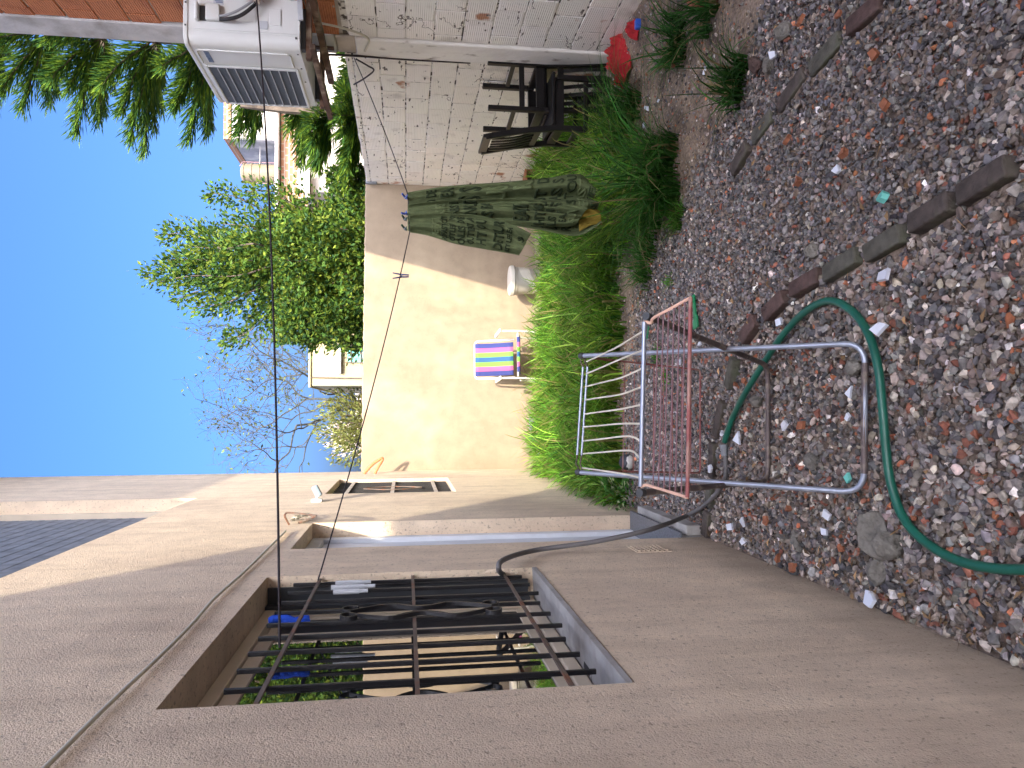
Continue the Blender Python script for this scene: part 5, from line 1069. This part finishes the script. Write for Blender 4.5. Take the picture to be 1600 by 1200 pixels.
# araucaria with combed drooping sprays
def pine(name, label, base, levels, seed, ln=1.9, scale=1):
    pt_ = thing(name, label, 'tree', base); r = random.Random(seed); b = MB(); limb(b, (0, 0, 0), (.05, 0, levels[-1][0] + 1.2), .17, .03, .01, rr=r); NP = []; ND = []; NL = []
    for (z0_, a0, aw, L_, rise) in levels:
        nb = 9
        for k in range(nb):
            a_ = a0 + (k - (nb - 1) / 2) * aw / nb + r.gauss(0, .12); Lb = L_ * r.uniform(.8, 1.12); pts = []
            for i in range(9):
                t = i / 8; pts.append(Vector((math.cos(a_) * Lb * t, math.sin(a_) * Lb * t, z0_ + rise * Lb * (t - .35 * t * t) + r.gauss(0, .015))))
            b.tube(pts, [.022 * (1 - .8 * i / 8) for i in range(9)], 5); ax = Vector((math.cos(a_), math.sin(a_), 0)); sd_ = Vector((-math.sin(a_), math.cos(a_), 0))
            nsp = int(24 * Lb) + 10
            for j in range(nsp + 1):
                t = .12 + .88 * j / nsp; i = min(int(t * 8), 7); c0 = pts[i].lerp(pts[i + 1], t * 8 - i)
                for sg in (-1, 1):
                    for up in (.05, .4, .75):
                        sl_ = (.26 * (1.1 - t) + .17) * r.uniform(.75, 1.2); d0 = (ax * r.uniform(.8, 1.2) + sd_ * sg * r.uniform(.25, .7) + Vector((0, 0, up + r.gauss(0, .1)))).normalized(); c1 = c0.copy(); m_ = 3
                        for q in range(m_):
                            NP.append(c1.copy()); ND.append(d0.copy()); NL.append(sl_ / m_ * 1.7); c1 += d0 * sl_ / m_; d0 = (d0 + Vector((0, 0, .03)) + ax * .06).normalized()
    NP = np.array(NP); ND = np.array(ND); n_ = len(NP); print(name, n_)
    cl = np.array([(.085,.17,.02), (.045,.115,.024), (.13,.21,.02), (.028,.08,.022)])[rng.integers(0, 4, n_)] * np.exp(rng.normal(0, .15, (n_, 1)))
    b.build('trunk', MT['bark'], pt_); cards('crown', NP, ND, rng.normal(size=(n_, 3)), np.array(NL), .018, cl, MT['leaf'], pt_, mid=.35)
W_ = math.pi
pine('araucaria_tree', 'araucaria tree with combed drooping sprays rising behind the air conditioner', (5.25, 10.9, 0), [(1.5, W_ * 1.05, 3.6, 1.35, .12), (2.2, W_, 3.6, 1.45, .2), (2.9, W_ * 1.08, 3.6, 1.45, .22), (3.6, W_, 3.6, 1.35, .22), (4.3, W_ * 1.05, 3.6, 1.35, .3), (5.0, W_, 3.6, 1.4, .36), (5.7, W_ * .98, 3.6, 1.25, .4), (6.4, W_, 4.4, 1.1, .42), (7.1, W_, 5, .95, .45), (7.8, W_, 5, .8, .5)], 5)
pine('araucaria_tree', 'smaller araucaria sapling with dark sprays just above the white brick wall', (4.0, 10.2, 0), [(1.2, W_ * 1.1, 3.4, .95, .3), (1.7, W_, 3.4, 1.0, .32), (2.15, W_ * 1.05, 3.4, .85, .4), (2.55, W_, 3.4, .6, .5)], 9)
# almost bare tree far behind
bt_ = thing('bare_tree', 'nearly leafless spreading tree far behind the end wall', 'tree', gy(634, 631, 22).to_2d().to_3d()); b = MB(); rr = random.Random(4); TP = []; TD = []
def grow(p, d, ln, r, depth):
    q = p + d * ln; pts = limb(b, p, q, r, r * .62, .10, 4, rr)
    if depth >= 4:
        for k in range(1 if rr.random() < .55 else 0):
            c0 = pts[rr.randrange(len(pts))]; TP.append(c0 + Vector((rr.gauss(0, .12), rr.gauss(0, .12), rr.gauss(0, .12)))); TD.append(Vector((rr.gauss(0, 1), rr.gauss(0, 1), rr.gauss(-.3, 1))))
    if depth < 6:
        for k in range(3 if depth > 0 else 4):
            ax = Vector((rr.gauss(0, 1), rr.gauss(0, .8), rr.gauss(.10, .6))).normalized(); nd = (d * .55 + ax * .75 + Vector((0, 0, .12))).normalized(); grow(pts[int(len(pts) * rr.uniform(.55, .99)) - 1] if k else q, nd, ln * rr.uniform(.58, .78), r * .60, depth + 1)
grow(Vector((0, 0, 0)), Vector((0, 0, 1)), 3.0, .075, 0)
b.build('trunk', MT['greybark'], bt_); n_ = len(TP); cards('crown', np.array(TP), np.array(TD), rng.normal(size=(n_, 3)), rng.uniform(.08, .17, n_), rng.uniform(.04, .07, n_), gcol(n_, (.085, .11, .04)), MT['leaf'], bt_)
# olive bush and a pale flowering one beyond the wall
def bush(label, x_, y_, Y, rx, rz, n_, col, size, name='bush'):
    c_ = gy(x_, y_, Y); t_ = thing(name, label, 'bush', (c_.x, c_.y, 0)); p = unit(rng.normal(size=(n_, 3))) * (rng.random((n_, 1)) ** .45) * np.array([rx, rx, rz]) * (1 + .25 * np.sin(rng.uniform(0, 9, (n_, 1)))); p[:, 2] += c_.z
    k = np.sin(p[:, 0] * 5 + 1) * np.sin(p[:, 2] * 6 + p[:, 1] * 3) > -.45; p = p[k]; n2 = len(p)
    cards('crown', p, unit(p - np.array([0, 0, c_.z])) + rng.normal(0, .7, (n2, 3)) + np.array([0, 0, .5]), rng.normal(size=(n2, 3)), size, size * .35, gcol(n2, col, .3), MT['leaf'], t_)
    b = MB(); [limb(b, (0, 0, 0), (random.uniform(-.6, .6) * rx, random.uniform(-.6, .6) * rx, c_.z + rz * .4), .05, .01) for _ in range(6)]; b.build('stem', MT['bark'], t_)
bush('olive green bush showing above the end wall near the house', 572, 664, 17, .85, 1.0, 5200, (.15, .16, .045), .12)
bush('pale cream plume of dry blossom beyond the olive bush', 556, 684, 30, .7, 1.1, 1600, (.62, .54, .45), .16, 'dry_bush')

# ------------------------------------------------------------------ houses behind
def building(name, label, org): return thing(name, label, 'building', org)
Y1 = 16.0
ch = building('cream_house', 'yellow cream house with a turquoise barred window behind the end wall', (1.3, Y1, 0)); oc = Vector((1.3, Y1, 0))
xa = gy(520, 603, Y1).x; za = gy(486, 570, Y1).z
b = MB(); b.box((xa - 1.3, 0, 0), (4.2 - 1.3, 6, za)); b.build('wall', MT['ywall'], ch, smooth=0, bevel=.01)
b = MB(); b.box((xa - 1.33, -.04, za), (4.25 - 1.3, 6.05, za + .05)); b.build('roof', MT['ywall'], ch, bevel=.01)
wz1 = gy(543, 550, Y1).z; wx0 = gy(550, 567, Y1).x; wx1 = gy(550, 535, Y1).x; 
b = MB(); b.box((wx0 - 1.3, -.03, .9), (wx1 - 1.3, -.004, wz1)); wf_ = b.build('window', MT['turq'], ch, smooth=0)
b = MB()
for k in range(6): b.box((wx0 - 1.3 + k * .09, -.06, .85), (wx0 - 1.3 + k * .09 + .014, -.045, wz1 + .06))
for k in range(4): b.box((wx0 - 1.34, -.064, wz1 - .08 - k * .2), (wx1 - 1.28, -.0455, wz1 - .065 - k * .2))
b.build('bar', MT['rust_iron'], wf_, smooth=0)
lz = gy(531, 560, Y1).z; b = MB(); b.box((gy(531, 584, Y1).x - 1.3, -.10, lz - .03), (wx1 + .6 - 1.3, .0 - .002, lz + .03)); b.build('ledge', MT['gwall'], ch)
b = MB(); b.tube([Vector((gy(500, 590, Y1).x - 1.3, -.03, za)), Vector((gy(540, 591, Y1).x - 1.3, -.03, lz)), Vector((gy(560, 592, Y1).x - 1.3, -.03, 1.6))], .014, 6); b.build('drain_cable', MT['bark'], ch)
b = MB(); b.box((xa - 1.3 - .55, 3.5, za - 1.1), (xa - 1.302, 5.9, za - .8)); b.build('side_canopy', MT['gwall'], ch)
# tall house with the water tank
Y2 = 36.0; oh = Vector((11.5, Y2, 0))
th = building('tall_house', 'tall part built grey and brick house with roof terrace far behind the araucaria', oh)
def tb(name, mt, xa_, xb_, ya, yb, d0, d1, par=th, Y=Y2, og_=None):   # box from picture corners at distance Y
    og_ = og_ or oh; p = gy(xa_, ya, Y); q = gy(xb_, yb, Y); b = MB(); b.box((min(p.x, q.x) - og_.x, d0, min(p.z, q.z) - og_.z), (max(p.x, q.x) - og_.x, d1, max(p.z, q.z) - og_.z)); return b.build(name, MT[mt], par, smooth=0, bevel=.02)
tb('lower_wall', 'bwall', 438, 640, 340, 60, 0, 8); tb('terrace_slab', 'concrete', 431, 438, 345, 60, -.4, 8)
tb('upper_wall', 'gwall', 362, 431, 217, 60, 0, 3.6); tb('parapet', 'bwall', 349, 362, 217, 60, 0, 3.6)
tb('sunlit_front_sheet', 'wwall', 366, 431, 216, 60, -.06, -.003); tb('terrace_wall', 'wwall', 412, 431, 257, 218, 3.7, 3.9); tb('railing', 'gwall', 400, 402, 258, 180, .8, .86); tb('side_wall', 'wwall', 470, 640, 300, 60, -.9, -.41)  # pale sheet over the grey front puts its sunlight into the colour
tk = thing('water_tank', 'tall ribbed beige water tank on the roof terrace', 'water tank', gy(431, 272, Y2 + 1)); b = MB(); pr = [(0, 0), (.42, 0)]
for k in range(4): z_ = .05 + k * .36; pr += [(.43, z_), (.43, z_ + .26), (.46, z_ + .28), (.46, z_ + .33), (.43, z_ + .35)]
pr += [(.40, 1.5), (.30, 1.58), (.12, 1.62), (0, 1.62)]; b.lathe(pr, seg=24); b.build('body', MT['tank'], tk, smooth=30); b = MB(); b.tube([(-.5, -.1, 0), (-.5, -.1, 1.45)], .025, 6); b.tube([(.5, -.1, -.6), (.5, -.1, 1.5), (.3, -.05, 1.66)], .022, 6); b.build('pipe', MT['bluewire'], tk)
# white house with sloping gable nearer by
Y3 = 21.0; ow = Vector((6.5, Y3, 0)); wh = building('white_house', 'white sunlit house with a sloping parapet between the araucaria and the leafy tree', ow)
def prism(name, mt, pix, d0, d1, par, Y, og_):
    P_ = [gy(a_, c_, Y) - og_ for a_, c_ in pix]; n_ = len(P_); b = MB(); b.add([(p.x, d0, p.z) for p in P_] + [(p.x, d1, p.z) for p in P_], [tuple(range(n_)), tuple(range(2 * n_ - 1, n_ - 1, -1))] + [(i, n_ + i, n_ + (i + 1) % n_, (i + 1) % n_) for i in range(n_)]); 
    o = b.build(name, MT[mt], par, smooth=0); return o
prism('wall', 'wwall', [(640, 300), (486, 300), (486, 270), (468, 268), (470, 262), (500, 215), (512, 150), (512, 60), (640, 60)], 0, 7, wh, Y3, ow)
prism('parapet', 'concrete', [(486, 312), (478, 268), (500, 208), (510, 160), (505, 160), (494, 208), (472, 266), (478, 312)], -.25, 7.1, wh, Y3, ow)
prism('chimney', 'wwall', [(486, 312), (486, 268), (466, 290), (468, 300)], -.35, -.26, wh, Y3, ow)
# roofline structures and hills far away: one low white house at the left gap
lw = building('low_house', 'low white house glimpsed between the bare tree and the cream house', (gy(560, 620, 40).x, 40, 0)); b = MB(); b.box((-1.2, 0, 0), (1.0, 4, gy(560, 620, 40).z)); b.build('wall', MT['wwall'], lw, smooth=0); b = MB(); b.box((-1.3, -.1, gy(560, 620, 40).z), (1.1, 4.1, gy(560, 620, 40).z + .15)); b.build('roof', MT['concrete'], lw)
print('objects', len(bpy.data.objects))
